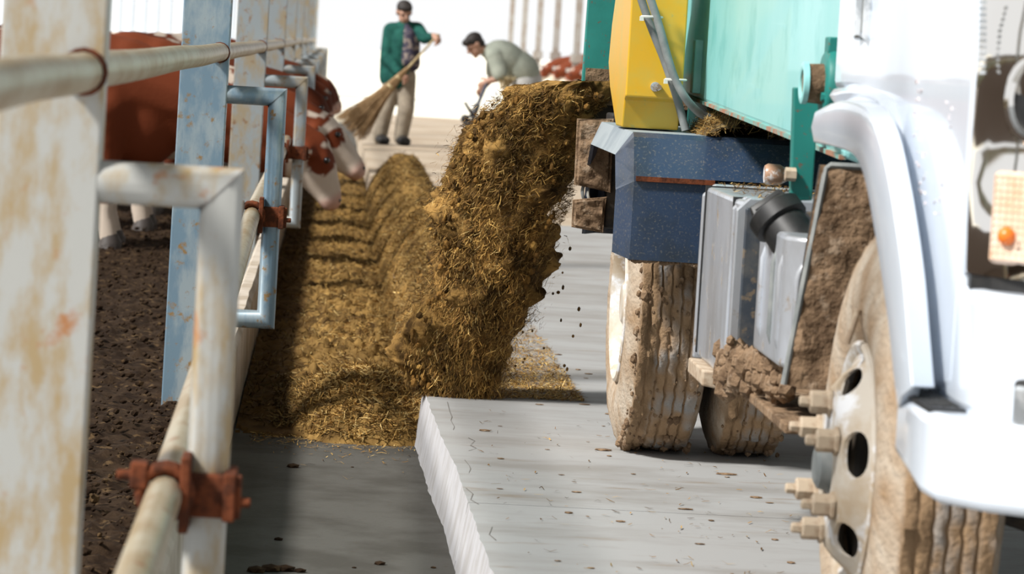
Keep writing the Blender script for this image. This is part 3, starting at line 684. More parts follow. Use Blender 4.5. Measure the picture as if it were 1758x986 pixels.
# marker lamp
c = at(1330, 300, 7.9)
b = B().tube([c+Vector((-.026,0,0)), c+Vector((-.018,0,0)), c+Vector((.012,0,0)), c+Vector((.03,0,0))], [.022,.027,.026,.016], 14); mk = b.out('marker_lamp', 'marker', truck)
B().tube([c+Vector((.028,0,0)), c+Vector((.06,0,0))], .014, 6).out('lamp_bolt', 'darkgreen', mk, smooth=0)
# ------------------------------------------------------------------ bodies grown from tapered limbs, fused into one skin
def fused(name, parts, voxel, its=4):
    bm = bmesh.new()
    for p in parts:
        if p[0] == 'c':
            a, ra, c, rc = Vector(p[1]), p[2], Vector(p[3]), p[4]
            for q, r in ((a, ra), (c, rc)):
                bmesh.ops.create_icosphere(bm, subdivisions=2, radius=r, matrix=Matrix.Translation(q))
            d = c-a
            if d.length > 1e-4:
                m = Matrix.Translation((a+c)/2) @ d.to_track_quat('Z', 'Y').to_matrix().to_4x4()
                bmesh.ops.create_cone(bm, cap_ends=True, segments=14, radius1=ra, radius2=rc, depth=d.length, matrix=m)
        else:
            c, s = Vector(p[1]), p[2]; rot = p[3] if len(p) > 3 else Matrix.Identity(4)
            bmesh.ops.create_icosphere(bm, subdivisions=3, radius=1, matrix=Matrix.Translation(c) @ rot @ Matrix.Diagonal((*s, 1)))
    me = bpy.data.meshes.new(name); bm.to_mesh(me); bm.free()
    o = link(bpy.data.objects.new(name, me))
    r = o.modifiers.new('r', 'REMESH'); r.mode = 'VOXEL'; r.voxel_size = voxel
    s = o.modifiers.new('s', 'SMOOTH'); s.factor = .5; s.iterations = its
    bpy.context.view_layer.update()
    m2 = evald(o); bpy.data.objects.remove(o); bpy.data.meshes.remove(me)
    m2.polygons.foreach_set('use_smooth', [True]*len(m2.polygons)); m2.name = name
    return m2
def piece(name, me, m, parent, loc=(0,0,0)):
    me.materials.clear(); me.materials.append(MT[m]); o = link(bpy.data.objects.new(name, me), parent); o.location = loc; return o
BROWN, WHITE, PINK = (.13,.028,.009), (.50,.42,.345), (.46,.29,.235)
def cow(loc, poll, muz, label, seed, group, face=.6, white=.32, vox=.022, flip=False, dark=1.0, ears=True):
    """faces +x, head lowered; poll and muzzle in local x, z"""
    t = thing('cow', loc, label, 'cow', group)
    if flip: t.rotation_euler.z = math.pi
    px_, pz_ = poll; mx, mz = muz
    hd = Vector((mx-px_, 0, mz-pz_)); L = hd.length; h = hd.normalized(); up = Vector((-h.z, 0, h.x))
    if up.z < 0: up = -up
    fr = Vector((px_, 0, pz_))
    P = [('e', (-.75,0,.76), (.72,.33,.36)), ('e', (-1.35,0,.86), (.30,.27,.29)), ('e', (-.15,0,.77), (.38,.28,.37)), ('e', (.12,0,.70), (.24,.2,.29)),
         ('c', (-.1,0,1.0), .10, (-1.45,0,1.03), .09),
         ('c', (.0,0,.88), .24, (px_-.18,0,pz_+.06), .145), ('c', (.05,0,.78), .19, (px_-.12,0,pz_-.05), .12),
         ('c', (px_-.18,0,pz_+.06), .14, tuple(fr), .105),
         ('c', tuple(fr+up*.01), .10, tuple(fr+h*(L*.45)+up*.0), .095), ('c', tuple(fr+h*(L*.45)), .093, tuple(fr+h*(L*.97)), .058),
         ('c', tuple(fr-up*.07+h*.10), .075, tuple(fr-up*.035+h*(L*.9)), .045),
         ('e', tuple(fr+h*(L*.98)-up*.012), (.062,.072,.062))]
    for s in (-1, 1):
        P.append(('c', tuple(fr+h*(L*.25)+up*.045+Vector((0,s*.075,0))), .035, tuple(fr+h*(L*.33)+up*.04+Vector((0,s*.075,0))), .03))
        ear = fr+Vector((-.02, s*.13, -.01))
        P.append(('c', tuple(fr+Vector((-.01,s*.08,.01))), .035, tuple(ear), .04)); P.append(('c', tuple(ear), .042, tuple(fr+Vector((-.05,s*.215,-.03))), .018))
        P += [('c', (-.05,s*.17,.74), .13, (-.02,s*.16,.46), .062), ('c', (-.02,s*.16,.46), .058, (-.03,s*.16,.16), .042), ('c', (-.03,s*.16,.16), .05, (.0,s*.16,.04), .055)]
        P += [('c', (-1.42,s*.17,.84), .17, (-1.33,s*.18,.62), .10), ('c', (-1.33,s*.18,.62), .09, (-1.56,s*.17,.46), .055), ('c', (-1.56,s*.17,.46), .052, (-1.50,s*.17,.14), .042), ('c', (-1.5,s*.17,.14), .05, (-1.47,s*.17,.04), .055)]
    P += [('c', (-1.60,0,1.06), .045, (-1.70,0,.85), .025), ('c', (-1.70,0,.85), .022, (-1.72,0,.5), .03)]
    me = fused('cow_body', P, vox)
    cols = []
    for v in me.vertices:
        c = v.co; q = Vector((c.x, c.y, c.z))-fr; a = q.dot(h)/L; up_ = q.dot(up)
        k = fbm((c.x*1.7+seed, c.y*1.7, c.z*1.7), 3)+.12*fbm((c.x*9, c.y*9+seed, c.z*9), 3)
        w_ = 0.
        if c.x > px_-.12 and a > -.05:
            e = (Vector((c.x,0,c.z))-(fr+h*(L*.30)+up*.03)).length
            kk = .5*fbm((c.x*8+seed*3, c.y*8, c.z*8), 3)
            if face >= .6: w_ = 1 if a > .0 and e > .068*(1+kk*1.4) else 0
            else: w_ = 1 if (a > .30+kk*.5 or (up_ > .06 and a > .05)) and e > .085*(1+kk) else (1 if face > .8 and a > .45 else 0)
            if e < .10*(1+kk*1.2) and face < .6: w_ = 0
        else:
            w_ = 1 if k > (.5-white) else 0
        if c.z < .24 and c.x < .3: w_ = 1
        if c.x < -.1 and c.z > 1.03 and k > .0: w_ = 1
        base = lerp3(BROWN, WHITE, w_); base = tuple(x*dark for x in base)
        if a > .86 and c.x > px_: base = lerp3(base, PINK, min(1, (a-.86)*8))
        cols.append(base)
    setcol(me, cols)
    piece('cow_body', me, 'cow', t)
    for s in (-1, 1):
        e = fr+h*(L*.30)+up*.055+Vector((0,s*.098,0)); b = B().ball(e, .018, 2); b.out('eye', 'eye', t, world=False)
        n = fr+h*(L*1.04)+up*.03+Vector((0,s*.03,0)); B().ball(n, .013, 1).out('nostril', 'eye', t, world=False)
    for x, s in ((.0,-1),(.0,1),(-1.47,-1),(-1.47,1)):
        y = s*(.16 if x == 0 else .17); B().tube([(x,y,.0),(x+.005,y,.035),(x-.005,y,.07)], [.068,.062,.05], 10).out('hoof', 'hoof', t, world=False)
    return t
def cow_at(Y, xs, pollpx, muzpx, label, seed, **k):
    a, c = at(*pollpx, Y), at(*muzpx, Y)
    return cow((xs, Y, PEN-.02), (a.x-xs, a.z-PEN), (c.x-xs, c.z-PEN), label, seed, 'cattle feeding through the fence', **k)
cow_at(17.0, -1.13, (533,248), (572,338), 'red-brown cow with white muzzle, its head lowest at the feed', 1.3, white=.0)
cow_at(18.6, -1.05, (548,214), (615,286), 'brown and white cow reaching farthest over the feed with long white face', 5.1, white=.25)
cow_at(20.2, -1.10, (532,176), (556,214), 'dark brown cow feeding behind the white-faced pair', 8.2, white=.0, face=.2, dark=.55)
cow_at(22.0, -1.05, (540,160), (562,196), 'reddish cow with pale poll feeding in the middle of the row', 11.4, white=.1, face=.4, dark=.6)
cow_at(24.0, -1.0, (548,152), (568,184), 'dark cow feeding far down the fence row', 3.7, white=.1, face=.3, dark=.6)
cow_at(26.5, -.9, (552,148), (578,180), 'brown cow feeding at the far end of the visible row', 2.2, white=.2, face=.3, dark=.7)
for i, (y, lb) in enumerate(((54.0, 'brown and white cow behind the far fence beside the stream of feed'), (57.5, 'dark brown cow standing behind the far pale fence'), (61.0, 'red cow farthest away behind the far pale fence'))):
    cow((5.02, y, PLAT-.005), (.95,.75), (1.2,.45), lb, 20+i*3, 'cattle behind the far fence', white=.2, face=.4, vox=.04, flip=True)
# ------------------------------------------------------------------ feed: windrow in the trough
edgeX = lambda y: edgex(min(max(y,2),55))
def ridge_c(y): return np.interp(y, [9.8, 10.6, 11.3, 12.5, 18, 24], [.36, .42, .46, .48, .52, .55])
def hfeed(x, y):
    n = fbm((x*7, y*5, 0), 5); n2 = fbm((x*22, y*18, 3), 4); n3 = fbm((x*2.2, y*1.4, 7), 3)
    g = 0. if x < edgeX(y)-.01 else PLAT
    rc = ridge_c(y); hw = np.interp(y, [9.8, 11, 14, 20, 24.5, 26.0], [.16, .20, .21, .26, .28, .14]); hh = np.interp(y, [9.9, 10.3, 11, 14, 20, 24.6, 26.2], [.0, .19, .31, .34, .36, .38, .0])
    d = (x-rc)/hw
    h = hh*max(0, 1-d*d)**.75*(1+.18*n3) if abs(d) < 1 else 0
    # older flattened layer to the left
    bx = np.interp(x, [-.26, -.24, -.05, .12, .30, .36], [.45, .5, .75, 1, .7, .0]); by = np.interp(y, [9.9, 10.3, 11.2, 16, 24, 34], [.0, .55, 1, .95, .9, .4])
    h2 = (.060+.018*n3+.014*n+.022*n2)*bx*by
    # near tongue, freshly fallen
    dt = (abs((x-.15)/.25)**3+abs((y-10.5)/.62)**3)**(1/3); h3 = .17*max(0, 1-dt**2)**.8
    v = max(h, h2, h3)
    v = v + (.010*n+.014*n2)*min(1, v*14)
    if x > edgeX(y)-.02: v = max(v, 0) if v < PLAT else v
    return max(v, -.015) if v > .006 else -.012
def fcol(x, y, z):
    k = fbm((x*16, y*12, z*16), 4); k2 = fbm((x*3+9, y*1.2, 0), 3)
    g = min(1, max(0, .45+k*.7+.35*k2))
    c = lerp3((.060,.033,.011), (.30,.180,.056), g)
    if x < -.02:     # kerb shadow painted into the colour of the older feed
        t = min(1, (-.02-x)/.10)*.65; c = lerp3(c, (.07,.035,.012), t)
    return c
fm = grid('feed_windrow', -.25, 1.0, 9.7, 30, 190, 420, hfeed, 'feed', colf=fcol)
tag(fm, 'long golden brown windrow of chopped feed lying along the trough', 'feed', kind='stuff')
# blades of straw lying on it
n = 34000
Y = 9.9*(25/9.9)**(rng.random(n)); Y[:8000] = rng.uniform(9.88, 11.2, 8000); X = np.where(rng.random(n) < .55, rng.normal(np.array([float(ridge_c(y)) for y in Y]), .17), rng.uniform(-.24, .5, n))
X[:8000] = rng.uniform(-.14, .36, 8000); Z = np.array([hfeed(x, y) for x, y in zip(X, Y)]); ok = (Z > .012) & ((Z > PLAT+.005) | (X < .33)); X, Y, Z = X[ok], Y[ok], Z[ok]; n = len(X)
D = np.stack([rng.normal(0,1,n), rng.normal(0,1,n), rng.normal(0,.45,n)], 1); Nn = np.tile((0,0,1.), (n,1))+rng.normal(0,.5,(n,3))
V, Q = blades_data(np.stack([X,Y,Z+.006],1), D, Nn, rng.uniform(.010,.05,n)*(1+Y/60), rng.uniform(.0012,.0036,n)*(1+Y/25), rng.normal(0,.12,n))
me = bpy.data.meshes.new('straw_layer'); me.from_pydata(V.tolist(), [], Q.tolist()); me.materials.append(MT['straw'])
cc = .88*straw_cols(n, (4,3,2.4,1.2,1.6,.5)); dk = np.clip((-.0-X)/.12, 0, 1)*.6; cc = cc*(1-dk)[:,None]  # blades near the kerb darkened too, its shadow put into their colour
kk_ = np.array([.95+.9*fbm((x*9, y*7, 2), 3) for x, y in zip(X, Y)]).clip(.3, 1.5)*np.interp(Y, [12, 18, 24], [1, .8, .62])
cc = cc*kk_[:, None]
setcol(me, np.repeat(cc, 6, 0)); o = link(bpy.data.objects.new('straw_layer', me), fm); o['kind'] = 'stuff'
# ------------------------------------------------------------------ stream of feed pouring from the chute
SY = 9.9
rows = [(138,955,1040,9.72),(146,910,1046,9.72),(160,868,1050,9.74),(200,822,1010,9.78),(250,785,992,9.82),(300,772,985,9.85),(350,752,972,9.88),(400,742,945,9.9),(450,752,930,9.92),(500,742,912,9.94),(545,716,905,9.96),(570,705,876,9.97),(600,700,870,9.98),(645,704,868,10.0),(682,722,858,10.0)]
def rowat(py):
    for (a, l, r, y), (b_, l2, r2, y2) in zip(rows, rows[1:]):
        if py <= b_:
            t = (py-a)/(b_-a); return l+(l2-l)*t, r+(r2-r)*t, y+(y2-y)*t
    return rows[-1][1:]
pys = np.linspace(139, 681, 152); NS = 84; rs = []
for py in pys:
    l, r, y = rowat(py); A, C = at(l, py, y), at(r, py, y); c = (A+C)/2; hw = (C.x-A.x)/2
    t = max(0, (py-147)/534); hy = .05+.11*math.sin(math.pi*min(1, t*.8+.12)); ring = []
    for k in range(NS):
        a = 2*math.pi*k/NS; ca, sa = math.cos(a), math.sin(a)
        q = Vector((c.x+hw*ca*.94, y+hy*sa, c.z+(A.z-C.z)/2*ca*-1))
        nn = 1.0*fbm((q.x*9, q.y*9, q.z*6.5), 5); n2 = fbm((q.x*30, q.y*30, q.z*18), 4)
        am = .050+.035*t
        big = .05*fbm((q.x*2+3, 1, q.z*7), 2)*(1 if t > .15 else 0)
        ring.append(q+Vector((ca, sa, .25*n2))*(am*nn+.017*n2)+Vector((big*abs(ca), 0, 0)))
    rs.append(ring)
b = B().rings(rs); st = b.out('feed_stream', 'feed', smooth=0)
cols = []
for v in st.data.vertices:
    p = v.co; k = fbm((p.x*24, p.y*24, p.z*15), 4); k2 = fbm((p.x*6, p.y*6, p.z*5+4), 3)
    cols.append(lerp3((.055,.030,.010), (.33,.190,.058), min(1, max(0, .42+1.0*k+.6*k2))))
setcol(st.data, cols); st.data.polygons.foreach_set('use_smooth', [True]*len(st.data.polygons))
tag(st, 'thick stream of chopped brown feed pouring from the truck chute into the trough', 'feed', kind='stuff')
n = 22000; P = np.zeros((n,3)); D = np.zeros((n,3)); Nn = np.zeros((n,3))
for i in range(n):
    py = 150+532*random.random()**.9; l, r, y = rowat(py); t = (py-147)/534
    a = random.uniform(math.pi, 2*math.pi) if random.random() < .85 else random.uniform(0, math.pi)
    e = .96+abs(random.gauss(0, .07+.07*t)) if random.random() < .9 else random.uniform(1, 1.3+.2*t)
    A, C = at(l, py, y), at(r, py, y); c = (A+C)/2; hw = (C.x-A.x)/2; hy = .05+.11*math.sin(math.pi*min(1, t*.8+.12))
    ex = min(e, 1.05) if math.cos(a) > 0 and py < 400 else e
    P[i] = (c.x+hw*math.cos(a)*ex, y+hy*math.sin(a)*(e+.1), c.z)
    D[i] = (-.55+.45*t+random.gauss(0,.45), random.gauss(0,.35), -.35-.7*t+random.gauss(0,.45)); Nn[i] = (math.cos(a), math.sin(a), random.gauss(0,.5))
V, Q = blades_data(P, D, Nn, rng.uniform(.007,.034,n), rng.uniform(.0009,.0028,n), rng.normal(0,.18,n))
me = bpy.data.meshes.new('flying_straw'); me.from_pydata(V.tolist(), [], Q.tolist()); me.materials.append(MT['straw'])
kk_ = np.array([1.08+1.2*fbm((p[0]*11, p[1]*11, p[2]*8), 3) for p in P]).clip(.22, 1.5)
setcol(me, np.repeat(straw_cols(n, (2,3.4,4,3.4,.4,1.6))*kk_[:, None], 6, 0)); o = link(bpy.data.objects.new('flying_straw', me), st); o['kind'] = 'stuff'
b = B(); cols = []
for i in range(420):
    py = 160+525*random.random(); l, r, y = rowat(py); t = (py-147)/534
    px = l+(r-l)*(random.random()*1.04-.02)
    px = min(px, r-12)
    q = at(px, py, y-.10*math.sin(math.pi*min(1, t*.8+.12))-.05+random.uniform(-.02,.03)); s = random.uniform(.003,.011)
    n0 = len(b.v); b.ball(q, s, 1, (random.uniform(.7,1.4), 1, random.uniform(.8,1.9)))
    cl_ = tuple(STRAW[random.choice((1,2,2,3,3,5))]*random.uniform(.8,1.2)); cols += [cl_]*(len(b.v)-n0)
for i in range(34):
    px, py = random.uniform(880, 1005)-random.random()*40, random.uniform(400, 655); q = at(px, py, 9.95+random.uniform(-.1,.1)); s = random.uniform(.002,.006)
    n0 = len(b.v); b.ball(q, s, 1, (random.uniform(.7,1.4), 1, random.uniform(.8,1.9))); cols += [tuple(STRAW[random.choice((2,3,5))])]*(len(b.v)-n0)
o = b.out('feed_lumps', 'feed', st, smooth=0); setcol(o.data, cols); o['kind'] = 'stuff'
# ------------------------------------------------------------------ litter on the driveway and in the trough
def litter(name, n, fx_, fy_, zf, L, label, wts, parent=None):
    X = fx_(n); Y = fy_(n); Z = np.array([zf(x, y) for x, y in zip(X, Y)])
    D = np.stack([rng.normal(0,1,n), rng.normal(0,1,n), rng.normal(0,.12,n)], 1)
    V, Q = blades_data(np.stack([X,Y,Z+.004],1), D, np.tile((0,0,1.),(n,1))+rng.normal(0,.2,(n,3)), rng.uniform(*L,n), rng.uniform(.0015,.0045,n), rng.normal(0,.1,n))
    V[:,2] = np.maximum(V[:,2], np.repeat(Z, 6)+.0008)
    me = bpy.data.meshes.new(name); me.from_pydata(V.tolist(), [], Q.tolist()); me.materials.append(MT['straw']); setcol(me, np.repeat(straw_cols(n, wts), 6, 0))
    o = link(bpy.data.objects.new(name, me)); tag(o, label, 'straw', kind='stuff'); return o
litter('straw_scraps', 9000, lambda n: rng.uniform(.46, .84, n), lambda n: 9.98+rng.exponential(1.1, n), lambda x, y: PLAT, (.01,.05), 'thin scatter of straw scraps on the driveway beyond the stream', (3,3,2,1,2,.3))
litter('trough_straw', 900, lambda n: rng.uniform(-.2, .31, n), lambda n: 10.05-rng.exponential(.13, n), lambda x, y: 0., (.006,.035), 'fine straw fringe on the trough floor before the feed', (3,3,2,2,1,1))
litter('straw_crumbs', 260, lambda n: rng.uniform(.45, 1.25, n), lambda n: rng.uniform(6.2, 9.6, n), lambda x, y: PLAT, (.006,.03), 'sparse straw crumbs on the bare concrete driveway', (2,2,3,3,1,1))
b = B(); cols = []
for i in range(60):
    y = random.uniform(6.2, 11.5); x = random.uniform(.46, 1.2); s = random.uniform(.003, .011) if i > 7 else random.uniform(.010,.018)
    b.ball((x, y, PLAT+.002), s, 1, (random.uniform(1,2.2), random.uniform(.8,1.5), .2))
tag(b.out('mud_crumbs', 'mud', smooth=0), 'small flattened crumbs of dry mud on the grey driveway', 'mud', kind='stuff')
b = B()
for px, py, s in ((503,803,.016),(605,803,.004),(478,928,.010),(652,970,.012),(608,976,.005),(744,976,.006),(784,972,.006),(440,983,.02),(465,981,.022),(490,981,.02),(515,983,.013),(560,700,.004)):
    p = onz(px, py, 0); b.ball((p.x, p.y, s*.3), s, 1, (1.3,1,.5))
tag(b.out('dung_bits', 'dirt', smooth=0), 'dark dung bits on the dark trough floor', 'dung', kind='stuff')
# hay on top of the fender under the tank
n = 2600; P = np.zeros((n,3)); b = B(); rs = []
def hayz(x): return .045*max(0, 1-((x-1.17)/.16)**2)
vs = []
for j in range(14):
    for i in range(26):
        x = .985+.24*i/25; y = 8.40+.4*j/13; e = math.sin(math.pi*min(1,i/25*1.0))*math.sin(math.pi*min(1, .12+j/13*.88))
        vs.append((x, y, zt-.004+.085*e**.7+.018*fbm((x*30, y*30, 0), 4)))
fs = [(j*26+i, j*26+i+1, (j+1)*26+i+1, (j+1)*26+i) for j in range(13) for i in range(25)]
hm = B().add(vs, fs).out('hay_clump', 'feed', smooth=60); setcol(hm.data, [lerp3((.06,.04,.02), (.20,.15,.08), min(1, max(0, .5+fbm((v.co.x*40, v.co.y*40, 0), 3)))) for v in hm.data.vertices])
tag(hm, 'clump of dry hay lying on the blue fender under the tank', 'hay', kind='stuff')
idx = rng.integers(0, len(vs), n); P = np.array(vs)[idx]+rng.normal(0,.008,(n,3))+(0,0,.006)
V, Q = blades_data(P, np.stack([rng.normal(0,1,n), rng.normal(0,.7,n), rng.normal(0,.5,n)],1), np.tile((0,-.5,1.),(n,1)), rng.uniform(.015,.06,n), rng.uniform(.0012,.003,n), rng.normal(0,.2,n))
V[:,2] = np.maximum(V[:,2], zt+.001)
me = bpy.data.meshes.new('hay_stalks'); me.from_pydata(V.tolist(), [], Q.tolist()); me.materials.append(MT['straw']); setcol(me, np.repeat(straw_cols(n, (2,3,3,2,2,1))*.8, 6, 0)); o = link(bpy.data.objects.new('hay_stalks', me), hm); o['kind'] = 'stuff'
# ------------------------------------------------------------------ people
def hand(c, d, pn, out_, curl=.7, s=1.0):
    """palm at c, fingers along d, palm normal pn, thumb side out_: capsules"""
    c, d, pn, out_ = [Vector(v) for v in (c, d, pn, out_)]; d.normalize(); pn.normalize(); out_.normalize()
    P = [('c', tuple(c-d*.03*s), .024*s, tuple(c+d*.03*s), .026*s)]
    for i, (o, L) in enumerate(((.030,.070),(.011,.078),(-.009,.072),(-.028,.056))):
        a = c+d*.04*s+out_*o*s; m = a+d*L*.5*s*math.cos(curl*.5)+pn*L*.5*s*math.sin(curl*.5); e = m+d*L*.5*s*math.cos(curl*1.6)+pn*L*.5*s*math.sin(curl*1.6)
        P += [('c', tuple(a), .0095*s, tuple(m), .009*s), ('c', tuple(m), .009*s, tuple(e), .0078*s)]
    a = c-d*.01*s+out_*.028*s; m = a+out_*.026*s+d*.018*s+pn*.012*s; e = m+d*.024*s+pn*.024*s
    P += [('c', tuple(a), .012*s, tuple(m), .0105*s), ('c', tuple(m), .0105*s, tuple(e), .009*s)]
    return P
def head(c, fwd, up, s=1.0):
    c, f, u = Vector(c), Vector(fwd).normalized(), Vector(up).normalized(); r = f.cross(u).normalized(); u = r.cross(f)
    R = Matrix((r, f, u)).transposed().to_4x4()
    P = [('e', tuple(c+u*.025*s-f*.008*s), (.074*s,.092*s,.092*s), R), ('e', tuple(c+f*.022*s-u*.045*s), (.058*s,.064*s,.070*s), R),
         ('c', tuple(c+f*.086*s+u*.012*s), .010*s, tuple(c+f*.104*s-u*.022*s), .015*s),
         ('c', tuple(c+f*.078*s-u*.062*s+r*.02*s), .009*s, tuple(c+f*.078*s-u*.062*s-r*.02*s), .009*s), ('e', tuple(c+f*.062*s-u*.098*s), (.024*s,.024*s,.022*s), R)]
    for k in (-1, 1):
        P += [('e', tuple(c+r*k*.078*s-f*.008*s), (.012*s,.022*s,.032*s), R), ('c', tuple(c+f*.078*s+u*.022*s+r*k*.014*s), .010*s, tuple(c+f*.070*s+u*.022*s+r*k*.05*s), .010*s)]
    return P, (r, f, u)
def eyes(c, ax, t, s=1.0):
    r, f, u = ax; c = Vector(c)
    for k in (-1, 1): B().ball(c+f*.079*s+u*.004*s+r*k*.031*s, .011*s, 2).out('eye', 'eye', t, world=False)
PY = 33.7
def lp(px, py, o, dy=0):      # pixel -> local point of a person standing at PY
    p = at(px, py, PY+dy); return (p.x-o.x, p.y-o.y, p.z-o.z)
# --- standing person with a broom
o1 = at(672, 247, PY); o1.z = PLAT; o1.y = PY
p1 = thing('person', o1, 'standing person in dark green jacket and khaki trousers, holding a long broom', 'person')
J = {k: lp(*v[:2], o1, v[2] if len(v) > 2 else 0) for k, v in dict(head=(694,22,-.05), neck=(695,42,-.02), chest=(692,68), waist=(686,108), pel=(685,128), sl=(671,52), sr=(716,50), el=(663,98,-.08), hl=(690,131,-.27),
     er=(729,66,-.16), hr=(747,64,-.30), pl=(676,130), pr=(698,130), kl=(662,188,-.05), kr=(697,188,-.06), al=(652,240), ar=(688,240)).items()}
hP, ax1 = head(J['head'], (.25,-.92,-.42), (.05,-.25,1), .98)
body = hP + [('c', J['neck'], .056, J['head'], .055), ('c', J['chest'], .13, J['neck'], .06), ('c', J['chest'], .14, J['waist'], .125), ('c', J['waist'], .125, J['pel'], .14),
  ('c', J['sl'], .065, J['sr'], .065), ('c', J['sl'], .06, J['el'], .044), ('c', J['el'], .042, J['hl'], .028), ('c', J['sr'], .06, J['er'], .044), ('c', J['er'], .042, J['hr'], .028),
  ('c', J['pl'], .085, J['kl'], .058), ('c', J['kl'], .056, J['al'], .038), ('c', J['pr'], .085, J['kr'], .058), ('c', J['kr'], .056, J['ar'], .038)]
bd = Vector(J['hr'])-Vector(J['hl'])
body += hand(J['hr'], (.5,-.5,-.5), (-.3,.6,-.6), (.6,.3,.6), 1.3, 1.15) + hand(J['hl'], (.6,-.3,-.4), (-.3,.7,-.4), (.4,.2,.8), 1.3, 1.15)
for s_ in ('al', 'ar'):
    a = Vector(J[s_]); body += [('c', tuple(a), .04, (a.x, a.y, .05), .04), ('c', (a.x, a.y, .05), .04, (a.x+.03, a.y-.13, .035), .03)]
piece('body', fused('body', body, .0085, 3), 'skin', p1); eyes(J['head'], ax1, p1)
jk = [('c', J['chest'], .155, J['waist'], .155), ('c', J['waist'], .155, lp(680,132,o1), .165), ('c', J['sl'], .085, J['sr'], .080), ('c', J['chest'], .15, J['neck'], .075),
      ('c', J['sl'], .085, J['el'], .068), ('c', J['el'], .068, tuple(Vector(J['el']).lerp(Vector(J['hl']), .78)), .052), ('c', J['sr'], .08, J['er'], .064), ('c', J['er'], .062, tuple(Vector(J['er']).lerp(Vector(J['hr']), .72)), .05),
      ('c', lp(668,100,o1), .10, lp(668,134,o1), .105)]
piece('jacket', fused('jacket', jk, .014, 3), 'jacket', p1)
sh = [('c', lp(702,60,o1,-.095), .075, lp(702,104,o1,-.115), .09), ('c', lp(698,46,o1,-.07), .04, lp(702,62,o1,-.10), .06), ('c', lp(709,66,o1,-.075), .075, lp(708,110,o1,-.085), .085)]
piece('shirt', fused('shirt', sh, .012, 3), 'shirt', p1)
tr = [('c', J['pel'], .15, lp(686,118,o1), .14), ('c', J['pl'], .105, J['kl'], .088), ('c', J['kl'], .088, lp(652,238,o1), .072), ('c', J['pr'], .105, J['kr'], .09), ('c', J['kr'], .09, lp(688,238,o1), .074)]
piece('trousers', fused('trousers', tr, .014, 3), 'khaki', p1)
for a in (J['al'], J['ar']):
    s_ = [('c', (a[0], a[1]+.02, .052), .055, (a[0]+.02, a[1]-.05, .055), .056), ('c', (a[0]+.0, a[1]-.05, .05), .054, (a[0]+.06, a[1]-.15, .042), .048), ('c', (a[0]+.0, a[1]-.05, .05), .05, (a[0]+.02, a[1]-.16, .040), .042)]
    piece('shoe', fused('shoe', s_, .01, 3), 'shoe', p1)
c = Vector(J['head']); r_, f_, u_2 = ax1; RM = Matrix((r_, f_, u_2)).transposed().to_4x4()
piece('hair', fused('hair', [('e', tuple(c+u_2*.055-f_*.022), (.084,.094,.076), RM), ('e', tuple(c-f_*.05+u_2*.0), (.076,.055,.075), RM), ('e', tuple(c+u_2*.075+f_*.05), (.07,.045,.035), RM)], .01, 2), 'hair', p1)
# --- broom held by that person
bt = at(750, 62, PY-.31); bm_ = at(712, 104, PY-.36); be = at(598, 226, PY-.42)
bro = thing('broom', be, 'long twig broom with bamboo handle swept by the standing person', 'broom')
B().tube([bt+(bt-bm_)*.06, bm_, bm_.lerp(be, .45)], [.011, .013, .016], 10).out('handle', 'bamboo', bro)
ax = (be-bm_).normalized(); sx = Vector((0,1,0)); sz = ax.cross(sx).normalized(); bs = bm_.lerp(be, .10)
mats_ = []
b = B()
for i in range(420):
    a = random.random()*2*math.pi; k = math.sqrt(random.random()); L = random.uniform(.72,1.0)
    e = be+(sz*math.cos(a)*.20*k+sx*math.sin(a)*.10*k)-ax*(random.random()*.12)
    s0_ = bs+ax*random.random()*.25+(sz*math.cos(a)+sx*math.sin(a))*.018*k
    mid = s0_.lerp(e, .5)+(sz*math.cos(a)+sx*math.sin(a))*(-.025*k)
    if e.z < PLAT+.01: e.z = PLAT+.01+random.random()*.02
    b.tube([s0_, mid, e], [.004,.0035,.002], 4)
b.out('twigs', 'twig', bro, smooth=0)['kind'] = 'stuff'
for t in (.16, .30): 
    q = bs.lerp(be, t); B().tube([q-ax*.012, q+ax*.012], .028+.06*t, 12).out('binding', 'bamboo', bro)
# --- stooping person with a fork
PY2 = 33.0
def l2(px, py, dy=0):
    p = at(px, py, PY2+dy); return (p.x-o2_.x, p.y-o2_.y, p.z-o2_.z)
o2_ = at(892, 246, PY2); o2_.z = PLAT; o2_.y = PY2
p2 = thing('person', o2_, 'stooping person in pale sage shirt and light trousers, bent over a fork', 'person')
K = {k: l2(*v) for k, v in dict(head=(815,78,-.03), neck=(836,88,0), chest=(862,96,0), waist=(894,124,0), pel=(905,142,0), sl=(850,96,-.14), sr=(850,92,.14), el=(860,133,-.20), hl=(834,141,-.16),
     er=(846,132,.12), hr=(829,152,.02), pl=(902,146,-.09), pr=(905,144,.09), kl=(878,190,-.10), kr=(900,192,.10), al=(890,240,-.10), ar=(915,240,.10)).items()}
hP, ax2 = head(K['head'], (-.72,-.28,-.62), (-.5,-.05,.85), .98)
body = hP + [('c', K['neck'], .056, K['head'], .055), ('c', K['chest'], .13, K['neck'], .065), ('c', K['chest'], .145, K['waist'], .13), ('c', K['waist'], .13, K['pel'], .145),
  ('c', K['sl'], .07, K['sr'], .07), ('c', K['sl'], .06, K['el'], .044), ('c', K['el'], .042, K['hl'], .028), ('c', K['sr'], .06, K['er'], .044), ('c', K['er'], .042, K['hr'], .028),
  ('c', K['pl'], .09, K['kl'], .06), ('c', K['kl'], .058, K['al'], .038), ('c', K['pr'], .09, K['kr'], .06), ('c', K['kr'], .058, K['ar'], .038)]
body += hand(K['hl'], (-.6,-.2,-.5), (-.2,.8,-.3), (-.4,0,.8), 1.3, 1.1) + hand(K['hr'], (-.5,-.2,-.6), (-.2,-.8,-.2), (-.4,0,.8), 1.3, 1.1)
